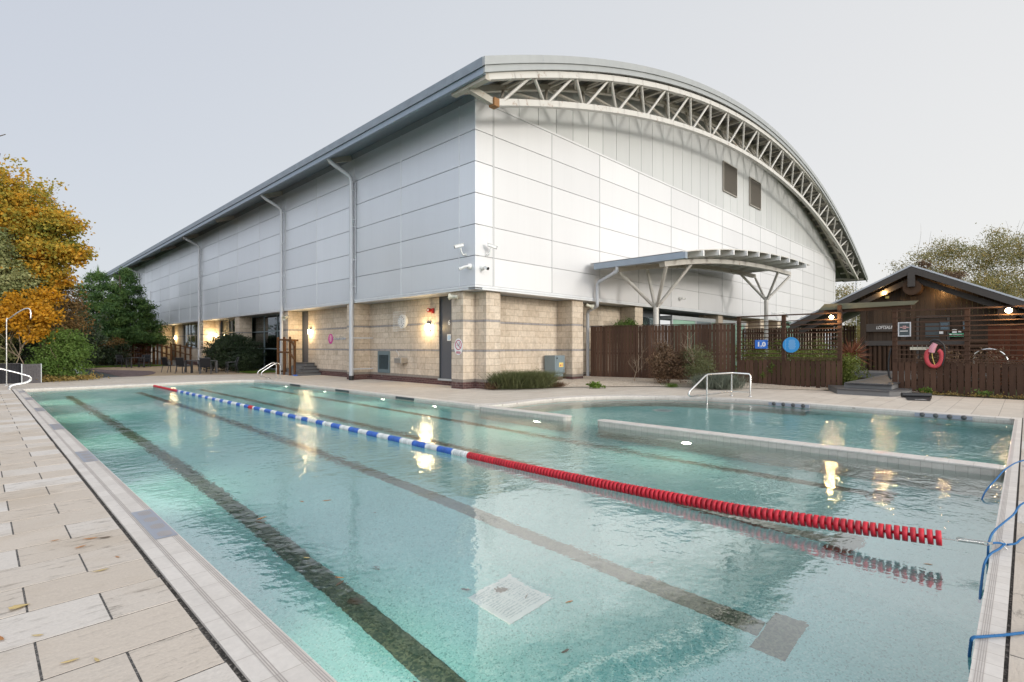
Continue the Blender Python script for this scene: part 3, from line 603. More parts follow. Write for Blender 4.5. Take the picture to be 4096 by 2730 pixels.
for x,y,z,s,r,m,lab in ((2.22,4.02,ZF+.01,.15,.5,'leafd','large black lobed leaf lying on the dark lane line'),(2.55,5.2,ZW+.002,.10,1.2,'leafo','orange leaf floating above the near lane line'),(2.35,5.35,ZW+.002,.07,.2,'leafo','small orange leaf floating next to a larger one over the near lane line'),(1.86,5.1,ZW+.002,.11,1.8,'leafo','lone orange leaf floating by the left coping opposite the grey tile'),(1.8,5.0,ZW+.002,.08,.5,'leafd','brown leaf floating by the left coping beside an orange one'),
   (1.75,3.9,ZW+.002,.06,.5,'leafy','yellow leaf floating near the left coping'),(1.76,3.4,ZW+.002,.07,.6,'leafo','orange leaf floating in the yellow glow of the near pool light'),(1.72,3.32,ZW+.002,.09,2.,'leafd','grey leaf floating in the yellow glow of the near pool light'),(3.0,3.5,ZF+.03,.10,.4,'leafd','brown oval leaf on the left corner of the drain grille'),(3.22,3.28,ZF+.03,.13,1.1,'leafd','lobed brown leaf in the middle of the drain grille'),(3.3,3.06,ZF+.03,.07,2.1,'leafd','small bent leaf at the right corner of the drain grille'),
   (3.35,5.6,ZF+.01,.08,1.,'leafd','dark leaf on the pool floor beyond the drain, left of the reflection'),(2.65,4.4,ZF+.01,.07,.3,'leafd','dark leaf on the pool floor between the drain and the near lane line'),(2.05,2.9,ZF+.01,.09,.1,'leafd','grey leaf on the pool floor left of the near lane line'),(3.0,2.4,ZF+.01,.08,1.3,'leafd','dark leaf on the pool floor on the near side of the drain'),(4.55,2.6,ZF+.01,.08,.9,'leafd','dark leaf on the pool floor right of the second lane line'),(2.6,2.05,ZW+.002,.06,1.3,'leafo','orange leaf floating at the bottom edge of the picture'),(4.9,.52,ZW+.002,.06,.5,'leafo','tan leaf floating below the spring of the lane rope')):
    leaf(x,y,z,s,r,MT[m],lab,Gw,curl=.06,shape='lobed' if s >= .12 else 'o')
# ------------------------------------------------------------------ rails, shower, planter at the far end
def smooth(pts, k=6):
    P = [Vector(p) for p in pts]; out = []
    for i in range(len(P)-1):
        p0 = P[max(i-1,0)]; p1 = P[i]; p2 = P[i+1]; p3 = P[min(i+2,len(P)-1)]
        for j in range(k):
            t = j/k; out.append(.5*((2*p1)+(-p0+p2)*t+(2*p0-5*p1+4*p2-p3)*t*t+(-p0+3*p1-3*p2+p3)*t**3))
    return out+[P[-1]]
def grab_pair(base, dirv, side, labs, name='pool_handrail', grp='bent steel handrails'):
    for k, lab in enumerate(labs):
        b = Vector(base)+Vector(side)*k; d = Vector(dirv); z = Vector((0,0,1))
        p = smooth([b, b+z*.35, b+z*.62+d*.0, b+z*.74+d*.12, b+z*.68+d*.30, b+z*.48+d*.62, b+z*.36+d*.80, b+z*.24+d*.84, b+z*.14+d*.74, b+z*.09+d*.55, b+z*.04+d*.46, b-z*.02+d*.42])
        o = thing(name, b, lab, 'handrail', grp)
        MB().tube(p, .021, 10).build('tube', MT['chrome'], o)
        fl = MB(); fl.lathe(b, (0,0,1), [(0,.05),(.012,.05),(.014,.03)], 14); fl.lathe(b+d*.42, (0,0,1), [(0,.05),(.012,.05),(.014,.03)], 14); fl.build('flange', MT['chrome'], o)
grab_pair((9.98,25.55,0), (-1.0,.0,0), (-.06,-.62,0), ('right side pool ladder rail at the far corner, farther one','right side pool ladder rail at the far corner, nearer one'), 'pool_ladder_rail','steel rails of the far pool ladder')
for k, lab in enumerate(('left corner pool handrail standing nearest the shower','left corner pool handrail standing nearest the camera')):
    y = 26.05-k*.5
    o = thing('pool_ladder_rail', (.8,y,0), lab, 'handrail', 'steel rails at the left pool corner')
    p = smooth([(.05,y,0),(.05,y,.4),(.08,y,.66),(.25,y,.79),(.5,y,.75),(1.15,y,.51),(1.34,y,.40),(1.34,y,.28),(1.18,y,.19),(.98,y,.155),(.84,y,.10),(.80,y,0)])
    MB().tube(p, .028, 10).build('tube', MT['chrome'], o)
    MB().lathe((.8,y,0),(0,0,1),[(0,.05),(.012,.05),(.014,.03)],14).lathe((.05,y,0),(0,0,1),[(0,.05),(.012,.05),(.014,.03)],14).build('flange', MT['chrome'], o)
# ------------------------------------------------------------------ sports hall
XW, XP, XC = 12.8, 12.0, 11.95         # left facade: stone wall, piers, cladding
YW, YP, YC = 14.5, 13.68, 13.5         # right facade
ZT, ZB, ZTOP = 3.62, 3.48, 10.0
YEND, XEND = 82.0, 59.2
H = thing('sports_hall', (35,40,0), 'large silver clad sports hall with arched roof on a buff stone base', 'building')
arc = lambda x: -.008735*(x-35.07)**2+15.392
XR0, XR1 = 10.56, 63.1
YF = 11.5
# stone base, left facade (door and window openings left free)
def wallx(segs, z0, z1, name, mat, x0=XW, th=.3):
    for a, b in segs: MB().box(x0, x0+th, a, b, z0, z1).build(name, mat, H)
openL = [(15.55,16.62),(28.33,29.15),(32.0,37.2),(40.1,43.45),(49.2,53.7),(56.3,57.3)]
def solid(lo, hi, ops):
    out = []; c = lo
    for a, b in sorted(ops):
        if a > c: out.append((c,a))
        c = max(c,b)
    if c < hi: out.append((c,hi))
    return out
wallx(solid(14.3,58,openL), .24, ZB, 'stone_wall', MT['stone'])
wallx(solid(14.3,58,[(32.0,37.2),(28.33,29.15)]), -.06, .238, 'brick_plinth', MT['plinth'], XW-.004)
for a, b in ((40.1,43.45),(49.2,53.7)): MB().box(XW, XW+.3, a, b, .24, 1.08 if a < 49 else 1.4).build('stone_apron', MT['stone'], H)
def pier(x0,x1,y0,y1,zb=-.06):
    MB().box(x0,x1,y0,y1,.24,ZB).build('stone_pier', MT['stone'], H, bevel=.006)
    MB().box(x0-.004,x1-.001,y0-.004,y1+.004,zb,.238).build('pier_plinth', MT['plinth'], H)
pier(XP+.06,XW+.05,14.27,14.92); pier(12.63,13.33,YP,14.26)
for a, b in ((21.82,22.5),(29.09,29.7),(36.8,37.6),(44.6,45.4),(57.36,57.95)): pier(XP,XW-.002,a,b)
# right facade base
for a, b in solid(13.3,XEND,[(23.2,31.9),(44,50)]): MB().box(a,b,YW,YW+.3,.24,ZB).build('stone_wall', MT['stone'], H)
MB().box(13.3,XEND,YW-.004,YW+.29,-.06,.238).build('brick_plinth', MT['plinth'], H)
for a, b in ((17.57,18.31),(22.51,23.24),(32.2,32.9),(39.4,40.1),(43,43.7),(50.2,50.9)):
    MB().box(a,b,YP,YW-.002,.24,ZB).build('stone_pier', MT['stone'], H, bevel=.006); MB().box(a-.004,b+.004,YP-.004,YW,-.06,.238).build('pier_plinth', MT['plinth'], H)
# end wall closing the recess (grey lower block beyond the stone base)
MB().box(12.6,14,58,YEND,-.06,3.3).build('far_wall', MT['stone'], H)
# soffit slab under the cladding
MB().poly([(XC+.02,YC+.02),(XEND,YC+.02),(XEND,16),(14.5,16),(14.5,YEND),(XC+.02,YEND)], ZB+.002, ZB+.06).build('soffit', MT['joint'], H)
# cladding panels
rows = [3.63,4.64,5.72,6.80,7.88,8.96,ZTOP]
jL = [YC,14.36,18.0,21.75,25.5,29.3,33.1,36.9,40.75,44.5,47.9,51.15,54.4,57.7,61,64.3,67.6,70.9,74.2,77.5,YEND]
jR = [XC,12.79]+[16.02+3.265*i for i in range(14)]; jR = [j for j in jR if j < XEND-.5]+[XEND]
def panels(js, axis, mat, name, topz=ZTOP):
    m = MB(); g = .013
    for a, b in zip(js, js[1:]):
        for r0, r1 in zip(rows, rows[1:]):
            z0 = r0+g; z1 = r1-g
            if axis == 'x': m.box(XC, XC+.05, a+g, b-g, z0, z1) if not a < YC+.001 else m.box(XC, XC+.05, a, b-g, z0, z1)
            else: m.box(a+(g if a > XC else .052), b-g, YC, YC+.05, z0, z1)
    return m.build(name, mat, H)
pl = panels(jL, 'x', MT['clad'], 'facade_cladding'); pr = panels(jR, 'y', MT['cladw'], 'facade_cladding')
m = MB().box(XC+.03,XC+.2,YC+.06,YEND,3.6,ZTOP+.6); 
m.build('panel_backing', MT['joint'], H)
MB().box(XC+.21,XEND,YC+.03,YC+.2,3.6,ZTOP-.02).build('panel_backing', MT['jointl'], H)
for j in jL[1:-1]: MB().box(XC-.012, XC+.03, j-.02, j+.02, 3.63, ZTOP).build('joint_cover', MT['trim'], H)
MB().box(12.775,12.855,YC-.008,YC+.03,3.63,ZTOP).build('joint_cover', MT['jointl'], H)
for j in jR[2:-1]: MB().box(j-.025, j+.025, YC-.01, YC+.03, 3.63, ZTOP).build('joint_cover', MT['jointl'], H)
# drip trim
m = MB(); m.box(XC-.05, XC+.3, YC-.05, YEND, 3.55, 3.625).box(XC-.03,XC+.28,YC+.33,YEND,ZB,3.548); m.box(XC+.302,XEND,YC-.05,YC+.3,3.55,3.625).box(XC+.3,XEND,YC-.03,YC+.28,ZB,3.548)
m.build('drip_trim', MT['trim'], H)
# gable above the panels: standing seam sheets up to the roof
m = MB(); xs = np.arange(XC+.05, XEND, 1.085)
for a, b in zip(xs, list(xs[1:])+[XEND]):
    za, zb = arc(a)-.35, arc(b)-.35
    if min(za,zb) < ZTOP+.1: za = max(za,ZTOP+.1); zb = max(zb,ZTOP+.1)
    y0 = YC+.04; vs = [(a+.012,y0,ZTOP),(b-.012,y0,ZTOP),(b-.012,y0,zb),(a+.012,y0,za)]
    vs += [(x,y0+.04,z) for x,y,z in vs]
    m.add(vs, [(0,1,2,3),(7,6,5,4),(0,4,5,1),(1,5,6,2),(2,6,7,3),(3,7,4,0)])
m.build('gable_cladding', MT['gable'], H)
m = MB(); X_ = list(np.linspace(XC+.05,XEND,50)); y0 = YC+.085
for a, b in zip(X_, X_[1:]): m.add([(a,y0,ZTOP-.3),(b,y0,ZTOP-.3),(b,y0,arc(b)-.3),(a,y0,arc(a)-.3)], [(0,1,2,3)])
m.build('gable_backing', MT['fascib'], H)
MB().box(XC-.01,XEND,YC-.03,YC+.05,ZTOP-.03,ZTOP+.05).build('gable_flashing', MT['cladw'], H)
# roof
rx = np.linspace(XR0, XR1, 64)
def vault(y0, y1, dz0, dz1, x0=XR0, x1=XR1, n=64):
    m = MB(); xs = np.linspace(x0,x1,n); vs = []
    for x in xs:
        z = arc(x); vs += [(x,y0,z+dz0),(x,y1,z+dz0),(x,y1,z+dz1),(x,y0,z+dz1)]
    fs = []
    for i in range(n-1):
        a = i*4; b = a+4
        for k in range(4): fs.append((a+k, b+k, b+(k+1)%4, a+(k+1)%4))
    fs += [(0,1,2,3),((n-1)*4+3,(n-1)*4+2,(n-1)*4+1,(n-1)*4)]
    return m.add(vs, fs)
vault(YF+.12, YEND, -.24, -.10, XR0+.15).build('roof', MT['roof'], H)
vault(YF, YF+.11, -.26, 0, XR0-.002).build('roof_fascia', MT['fascial'], H); vault(YF+.05, YF+.13, -.47, -.265, XR0+.048).build('roof_fascia', MT['fascial'], H)
m = MB()
for i, x in enumerate(np.arange(13.2, 61.5, 3.9)): m.box(x-.006,x+.006,YF-.004,YF+.02,arc(x)-.25,arc(x)-.005)
m.build('fascia_joint', MT['joint'], H)
# underside deck and purlins of the overhang
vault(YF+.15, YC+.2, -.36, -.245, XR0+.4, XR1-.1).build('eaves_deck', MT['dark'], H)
for x in np.arange(12.6, 62.8, 1.25): MB().box(x-.06,x+.06,YF+.3,YC+.05,arc(x)-.52,arc(x)-.365).build('roof_purlin', MT['steeld'], H)
# left eaves: gutter, fascia and sloping soffit
ez = arc(XR0)
MB().box(XR0,XR0+.13,YF+.112,YEND,ez-.26,ez+.02).build('gutter_fascia', MT['fascia'], H)
MB().box(XR0+.05,XR0+.16,YF+.132,YEND,ez-.46,ez-.265).build('gutter', MT['fascib'], H)
m = MB(); m.add([(XR0+.15,YF+.3,ez-.42),(XR0+.15,YEND,ez-.42),(XC+.02,YEND,ez+.12),(XC+.02,YF+.3,ez+.12)], [(3,2,1,0)])
m.add([(XR0+.15,YF+.3,ez-.35),(XR0+.15,YEND,ez-.35),(XC+.02,YEND,ez+.19),(XC+.02,YF+.3,ez+.19)], [(0,1,2,3)]); m.build('eaves_soffit', MT['fascib'], H)
m = MB()
for y in (22.1,29.85,37.7,45.7,52.4,60,66.9,75): 
    MB().bar((XR0+.35,y,ez-.42),(XC+.02,y,ez-.02),.16,.22).build('eaves_bracket', MT['steeld'], H)
# space truss under the front overhang
zt = lambda x: -.00822*(x-35.75)**2+14.80; zb_ = lambda x: -.00699*(x-35.28)**2+13.23; zk = lambda x: -.00841*(x-35.2)**2+14.70
YT, YBm, YK = 11.74, 12.2, 13.0
def chord(f, y, x0, x1, r=.1):
    m = MB(); xs = np.linspace(x0,x1,48)
    for a, b in zip(xs, xs[1:]): m.bar((a,y,f(a)),(b+.02,y,f(b+.02)),r*2,r*2,up=(0,1,0))
    return m
tr = chord(zt,YT,10.85,63.2,.105).build('roof_truss', MT['steel'], H); chord(zk,YK,10.85,62.2,.10).build('top_chord', MT['steeld'], tr); chord(zb_,YBm,11.55,61.9,.105).build('bottom_chord', MT['steel'], tr)
MB().bar((10.82,YT-.1,zt(10.82)-.02),(10.85,13.3,zk(10.85)),.2,.2).build('end_beam', MT['steeld'], tr)
MB().bar((10.85,12.5,zt(10.85)-.1),(11.6,YBm,zb_(11.6)),.18,.2).build('end_strut', MT['steeld'], tr)
MB().box(11.5,11.72,YBm-.13,YBm+.13,zb_(11.62)-.14,zb_(11.62)+.12).build('rusty_end_plate', MT['rust'], tr)
MB().bar((62.9,YT,zt(62.9)-.05),(62.3,14.2,zk(62.0)-.25),.22,.22).build('end_beam', MT['steeld'], tr)
nB = np.linspace(11.8, 61.7, 23); 
for i in range(len(nB)-1):
    a, b = nB[i], nB[i+1]; mdl = (a+b)/2
    for s, (yt, zf) in enumerate(((YT, zt),(YK, zk))):
        mt = MT['steel'] if s == 0 else MT['steeld']
        MB().cyl((a+.12,YBm+(.04 if s else -.04),zb_(a)+.07),(mdl-.1,yt,zf(mdl)-.08),.058,8).build('web_brace', mt, tr)
        MB().cyl((b-.12,YBm+(.04 if s else -.04),zb_(b)+.07),(mdl+.1,yt,zf(mdl)-.08),.058,8).build('web_brace', mt, tr)
m = MB()
for i in range(len(nB)-1):
    a, b = nB[i], nB[i+1]; mdl = (a+b)/2; m.cyl((mdl,YT,zt(mdl)),(mdl,YK,zk(mdl)),.05,6)
    m.cyl((mdl,YT,zt(mdl)),((b+min(61.6,b+1.1))/2,YK,zk(b+.5)),.045,6)
m.build('top_bracing', MT['steeld'], tr)
# downpipes of the hall
for y, r in ((21.71,.098),(29.45,.09),(44.84,.09),(66.0,.09)):
    m = MB(); m.tube([(10.75,y+.12,ez-.40),(10.85,y+.12,ez-.5),(11.02,y+.1,ez-.62),(11.66,y+.02,9.20),(11.77,y,9.06),(11.79,y,8.9),(11.79,y,.2)], r, 12); d = m.build('downpipe', MT['pipe'], H)
    c = MB()
    for z in (6.2,3.9,2.6): c.cyl((11.79,y,z-.05),(11.79,y,z+.05),r*1.07,12)
    c.build('collar', MT['pipe'], d)
    br = MB()
    for z in (8.9,8.5,7.2,6.9,5.4,4.2,1.9,.5): br.bar((11.79,y-.1,z),(XC+.05 if z > 3.5 else XW+.02,y-.14,z),.03,.05)
    br.bar((11.9,y-.17,3.9),(11.9,y-.17,8.9),.035); br.build('pipe_bracket', MT['pipe'], d)
    MB().cyl((11.79,y,-.01),(11.79,y,.19),r*1.12,14).build('foot_shoe', MT['black'], d)
# windows of the left facade
def window_x(y0, y1, z0, z1, vs, hs, glass, back, frame='frame', depth=.12):
    x = XW+depth; f = MB(); t = .05
    f.box(x-.04,x+.04,y0,y0+t,z0,z1).box(x-.04,x+.04,y1-t,y1,z0,z1).box(x-.04,x+.04,y0+t,y1-t,z0,z0+t).box(x-.04,x+.04,y0+t,y1-t,z1-t,z1)
    for v in vs: f.box(x-.037,x+.037,v-.035,v+.035,z0+t,z1-t)
    for h in hs: f.box(x-.034,x+.034,y0+t,y1-t,h-.03,h+.03)
    w = f.build('window', MT[frame], H); MB().box(x+.0,x+.008,y0+.02,y1-.02,z0+.02,z1-.02).build('pane', MT[glass], w)
    b = MB(); b.box(x+2.6,x+2.7,y0-1.5,y1+1.5,z0-.4,z1+.6); b.build('room_back_wall', MT[back], w)  # wall emits by itself, standing in for room light falling on it
    c = MB(); c.box(x+.1,x+2.6,y0-1.5,y1+1.5,z1+.30,z1+.36).box(x+.1,x+2.6,y0-1.55,y0-1.5,z0,z1+.3).box(x+.1,x+2.6,y1+1.5,y1+1.55,z0,z1+.3).box(x+.1,x+2.6,y0-1.5,y1+1.5,z0-.5,z0-.42); c.build('room', MT['intw'], w)
    li = MB()
    for k in range(2): li.box(x+.9+k*.9,x+1.05+k*.9,y0+.5,y1-.5,z1+.25,z1+.295)
    li.build('ceiling_lights', MT['lampi'], w)
    return w
window_x(32.0,37.2,.10,ZB,(32.84,34.96),(1.38,2.47),'glassd','coolglow','frameb')
window_x(40.1,43.45,1.08,ZB,(40.9,41.6),(2.55,),'glass','coolglow')
window_x(49.2,53.7,1.40,ZB,(50.1,51.5,52.4),(2.47,),'glass','warmglow')
# doors of the left facade
def door_x(y0,y1,z0,z1,lab,sill=True):
    d = MB().box(XW+.06,XW+.12,y0+.05,y1-.05,z0,z1-.05).build('door', MT['doorg'], H, label=lab)
    MB().box(XW+.02,XW+.14,y0,y0+.05,z0,z1).box(XW+.02,XW+.14,y1-.05,y1,z0,z1).box(XW+.02,XW+.14,y0+.05,y1-.05,z1-.05,z1).build('door_frame', MT['frame'], d)
    if sill: MB().box(XW-.06,XW+.1,y0,y1,z0-.07,z0-.002).build('sill', MT['framel'], d)
    return d
d6 = door_x(15.55,16.62,.25,ZB-.01,'tall dark grey door with a white figure six')
text_part('number', '6', .27, (XW+.055,16.05,2.43), '-X', MT['inkw'], d6, .006)
g = MB(); g.box(XW+.052,XW+.06,15.94,16.17,1.73,1.99); g.build('fire_door_notice', MT['paper'], d6)
g = MB().lathe((XW+.052,16.055,1.86),(-1,0,0),[(0,.09),(.003,.09)],20); g.build('notice_disc', MT['inkl'], d6)
m = MB()
for k in range(3): m.box(XW+.046,XW+.05,15.99,16.12,1.82+k*.035,1.83+k*.035)
m.build('notice_lines', MT['inkw'], d6)
door_x(28.33,29.15,.62,ZB-.01,'grey door at the top of the dark steps'); door_x(56.3,57.3,.25,ZB-.01,'dark door in the far lit bay')
# louvred vent door near the floor
m = MB(); m.box(XW-.05,XW-.002,20.11,20.20,.34,1.31).box(XW-.05,XW-.002,20.99,21.08,.34,1.31).box(XW-.05,XW-.002,20.2,20.99,1.13,1.31).box(XW-.05,XW-.002,20.2,20.99,.34,.50); v = m.build('vent_door', MT['vent'], H)
m = MB()
for k in range(11):
    z = .52+k*.056; m.add([(XW-.045,20.2,z),(XW-.045,20.99,z),(XW-.008,20.99,z+.045),(XW-.008,20.2,z+.045)],[(0,1,2,3),(3,2,1,0)])
m.build('slats', MT['vent'], v); MB().box(XW-.06,XW-.05,20.13,20.16,.78,.9).build('latch', MT['chrome'], v)
MB().box(XW-.006,XW-.003,20.2,20.99,.5,1.13).build('vent_backing', MT['black'], v)
# louvres high on the gable
for x0, x1, z0, z1, lab in ((32.45,34.6,11.19,13.07,'larger'),(36.8,38.88,11.16,13.07,'smaller')):
    m = MB(); m.box(x0,x0+.06,YC-.05,YC+.03,z0,z1).box(x1-.06,x1,YC-.05,YC+.03,z0,z1).box(x0+.06,x1-.06,YC-.05,YC+.03,z1-.06,z1).box(x0+.06,x1-.06,YC-.05,YC+.03,z0,z0+.06); w = m.build('gable_louvre', MT['louv'], H, label=lab+' louvre high on the gable')
    m = MB(); z = z0+.08
    while z < z1-.1: m.add([(x0+.06,YC-.045,z),(x1-.06,YC-.045,z),(x1-.06,YC-.022,z+.052),(x0+.06,YC-.022,z+.052)],[(0,1,2,3),(3,2,1,0)]); z += .062
    m.build('blades', MT['louv'], w); MB().box(x0+.06,x1-.06,YC+.022,YC+.028,z0+.06,z1-.06).build('louvre_backing', MT['louv'], w)
# glazed band of the right facade with the projecting porch
w = MB().box(23.25,23.33,YW+.02,YW+.1,.3,ZB).box(26.2,26.5,YW+.02,YW+.1,.3,ZB).box(23.33,26.2,YW+.02,YW+.1,3.08,ZB).build('window', MT['frame'], H)
MB().box(23.33,26.2,YW+.05,YW+.06,.3,3.08).build('pane', MT['glass'], w); MB().box(23.2,26.4,YW+.6,YW+.65,.2,3.5).build('room_back_wall', MT['intg'], w)
m = MB(); m.box(26.6,37.2,13.85,YW+.2,3.0,3.22).box(26.6,26.72,13.87,13.97,-.05,3.0).box(29.45,29.6,13.87,13.97,-.05,3.0).box(31.55,31.7,13.87,13.97,-.05,3.0).box(36.9,37.1,13.87,13.97,-.05,3.0); po = m.build('glazed_porch', MT['framel'], H)
MB().box(26.72,29.45,13.91,13.93,0,3.0).box(31.7,36.9,13.91,13.93,0,3.0).build('green_panes', MT['intg'], po)
m = MB(); m.box(29.6,31.55,13.9,13.96,0,2.85).box(29.6,31.55,13.88,13.97,2.851,3.0); m.build('porch_door', MT['frameb'], po)
m = MB(); m.box(29.85,30.4,13.885,13.899,1.3,2.6).box(30.75,31.3,13.885,13.899,1.3,2.6); m.build('door_panes', MT['glassd'], po)
MB().box(44,50,YW+.06,YW+.07,.3,3.3).build('far_pane', MT['intg'], H)
m = MB(); m.box(44,44.2,YW+.02,YW+.12,.3,ZB).box(46.9,47.1,YW+.02,YW+.12,.3,ZB).box(49.8,50,YW+.02,YW+.12,.3,ZB).box(44,50,YW+.03,YW+.11,3.3,ZB); m.build('far_window_frame', MT['frame'], H)
# balcony at the far end of the left facade
b = MB().box(10.6,XC-.02,60.5,64.5,4.3,4.55).build('balcony', MT['dark'], H)
m = MB(); m.bar((10.65,60.55,5.55),(10.65,64.45,5.55),.05); m.bar((10.65,60.55,5.55),(XC-.02,60.55,5.55),.05)
for y in np.arange(60.55,64.5,.16): m.bar((10.65,y,4.55),(10.65,y,5.55),.022)
for x in np.arange(10.8,XC,.16): m.bar((x,60.55,4.55),(x,60.55,5.55),.022)
m.build('railing', MT['framel'], b); MB().box(XC-.04,XC-.005,61.5,62.7,4.56,7.0).build('balcony_door', MT['trim'], b)
# ------------------------------------------------------------------ things fixed to the hall
def wall_lamp(p, lab):
    o = thing('wall_lamp', p, lab, 'wall lamp', 'lit bulkhead lamps on the stone walls'); x,y,z = p
    MB().box(x-.03,x-.002,y-.13,y+.13,z-.17,z+.17).build('back_plate', MT['frame'], o, bevel=.01)
    MB().box(x-.12,x-.031,y-.105,y+.105,z-.15,z+.10).build('lamp_glass', MT['lamp'], o, bevel=.03)
    MB().box(x-.135,x-.031,y-.12,y+.12,z+.102,z+.15).build('hood', MT['frame'], o, bevel=.012)
    l = bpy.data.lights.new('bulkhead_glow','POINT'); l.energy = 42; l.color = (1,.72,.36); l.shadow_soft_size = .1
    lo = bpy.data.objects.new('lamp_glow', l); COL.objects.link(lo); lo.parent = o; lo.location = (-.26,0,-.02)
wall_lamp((XW,17.27,2.31),'lit wall lamp beside the tall grey door')
wall_lamp((XW,28.0,2.34),'lit wall lamp above the dark steps, beside the grey door')
wall_lamp((XW,44.2,2.37),'lit wall lamp on the glowing stone bay behind the round bush')
wall_lamp((XW,55.8,2.37),'farthest lit wall lamp, left of the warm window')
def camera_box(p, face, aim, lab, name='security_camera'):      # housing on a curved arm
    o = thing(name, p, lab, 'security camera', 'security cameras on the hall'); p = Vector(p); n = Vector(face); a = Vector(aim).normalized()
    arm = MB(); arm.lathe(p, n, [(0,.06),(.015,.06)], 12); arm.tube(smooth([p+n*.01, p+n*.12+Vector((0,0,-.02)), p+n*.2+Vector((0,0,.10)), p+n*.23+Vector((0,0,.2))]), .026, 8); arm.build('bracket', MT['white'], o)
    c = p+n*.25+Vector((0,0,.27)); m = MB(); m.bar(c-a*.12, c+a*.20, .10, .10); m.build('housing', MT['white'], o, bevel=.02)
    MB().bar(c-a*.13+Vector((0,0,.057)), c+a*.24+Vector((0,0,.057)), .12, .012).build('sunshield', MT['white'], o); MB().lathe(c+a*.202, a, [(0,.05),(.01,.05)], 12).build('lens', MT['black'], o)
camera_box((XC,14.0,4.72), (-1,0,0), (-.75,.55,-.25), 'white boxy camera high on the grey side of the corner')
camera_box((12.46,YC,4.72), (0,-1,0), (.75,-.5,-.28), 'white boxy camera high on the bright side of the corner')
def bullet(p, face, aim, lab, dark=False):
    o = thing('security_camera', p, lab, 'security camera', 'security cameras on the hall'); p = Vector(p); n = Vector(face); a = Vector(aim).normalized()
    MB().lathe(p, n, [(0,.10),(.07,.10),(.10,.07),(.12,.05)], 16).build('base', MT['white'], o)
    MB().tube([p+n*.08, p+n*.14, p+n*.15+a*.06], .035, 8).build('joint', MT['white'], o)
    m = MB(); m.lathe(p+n*.15+a*.05, a, [(0,.05),(.24,.055)], 12) if not dark else m.bar(p+n*.15+a*.02, p+n*.15+a*.16, .10,.10); m.build('housing', MT['white'], o)
    MB().lathe(p+n*.15+a*(.292 if not dark else .162), a, [(0,.045),(.012,.045)] if not dark else [(0,.055),(.02,.055)], 12).build('lens', MT['black'], o)
bullet((XC,13.75,4.28), (-1,0,0), (-.55,.75,-.35), 'white bullet camera below the boxy one on the grey side')
bullet((12.25,YC,4.25), (0,-1,0), (.1,-.9,-.42), 'white camera with a black snout on the bright side of the corner', True)
bullet((26.7,YC,4.12), (0,-1,0), (.75,-.6,-.1), 'small camera on the pale wall between the canopy columns', True)
def long_camera(p, lab):
    o = thing('security_camera', p, lab, 'security camera', 'security cameras on the hall'); p = Vector(p)
    MB().tube(smooth([p, p+Vector((0,-.25,.02)), p+Vector((.5,-.5,.12)), p+Vector((1.1,-.6,-.05))]), .035, 8).build('arm', MT['white'], o)
    MB().box(p.x-.1,p.x+.1,YC-.08,YC-.002,p.z-.12,p.z+.12).build('base', MT['white'], o); MB().bar(p+Vector((1.0,-.6,-.02)), p+Vector((1.3,-.65,-.2)), .14,.12).build('housing', MT['pipe'], o)
long_camera((41.2,YC-.05,3.95), 'long-armed camera on the pale wall just right of the second canopy column'); long_camera((48.2,YC-.05,3.95), 'long-armed camera on the pale wall nearest the sauna roof')
def horn(p, face, aim, lab):
    o = thing('horn_loudspeaker', p, lab, 'loudspeaker', 'cream horn loudspeakers under the cladding'); p = Vector(p); a = Vector(aim).normalized(); n = Vector(face)
    MB().lathe(p, a, [(-.12,.06),(-.02,.07),(.0,.05),(.12,.085),(.19,.125),(.20,.128),(.20,.11),(.12,.07),(.05,.03)], 18).build('horn', MT['cream'], o)
    MB().bar(p-a*.06, p-n*.22, .035,.05).build('bracket', MT['cream'], o)
horn((11.9,14.55,3.28), (-1,0,0), (-.5,.85,.05), 'cream horn loudspeaker on the corner pier by the grey door'); horn((11.85,29.0,3.12), (-1,0,0), (-.75,-.5,-.4), 'cream horn loudspeaker tilted down beside the second downpipe')
horn((18.55,13.55,3.28), (0,-1,0), (.75,-.6,-.3), 'cream horn loudspeaker on the stone pier beside the canopy downpipe'); horn((11.8,44.2,3.2), (-1,0,0), (-.5,-.8,-.3), 'far horn loudspeaker on the downpipe above the patio tables')
o = thing('fire_alarm', (XW-.08,17.02,2.9), 'red fire alarm sounder above the lit lamp', 'alarm')
MB().box(XW-.07,XW-.002,16.90,17.03,2.84,3.04).build('box', MT['red'], o, bevel=.01); MB().lathe((XW-.002,17.16,2.97),(-1,0,0),[(0,.07),(.07,.075),(.10,.09),(.13,.09)],18).build('sounder', MT['red'], o); MB().lathe((XW-.133,17.16,2.97),(-1,0,0),[(0,.045),(.004,.045)],14).build('grille', MT['paper'], o)
o = thing('clock', (XW-.05,19.05,2.58), 'round wall clock behind a white wire guard', 'clock')
MB().lathe((XW-.002,19.05,2.58),(-1,0,0),[(0,.29),(.10,.30),(.12,.28),(.12,.25)],28).build('rim', MT['white'], o); MB().lathe((XW-.1225,19.05,2.58),(-1,0,0),[(0,.25),(.003,.25)],28).build('face', MT['inkw'], o)
m = MB()
for k in range(12):
    t = k*PI/6; a = Vector((XW-.129,19.05+math.sin(t)*.175,2.58+math.cos(t)*.175)); b = Vector((XW-.129,19.05+math.sin(t)*.235,2.58+math.cos(t)*.235)); m.bar(a,b,.045,.006)
m.build('hour_marks', MT['black'], o); m = MB(); m.bar((XW-.132,19.05,2.58),(XW-.132,19.02,2.74),.016,.004); m.bar((XW-.134,19.05,2.58),(XW-.134,19.04,2.46),.02,.004); m.build('hands', MT['black'], o)
m = MB(); x = XW-.20
for k in range(10): yy = 18.62+k*.104; m.bar((x,yy,2.18),(x,yy,3.0),.008)
for k in range(9): zz = 2.18+k*.1025; m.bar((x,18.62,zz),(x,19.556,zz),.008)
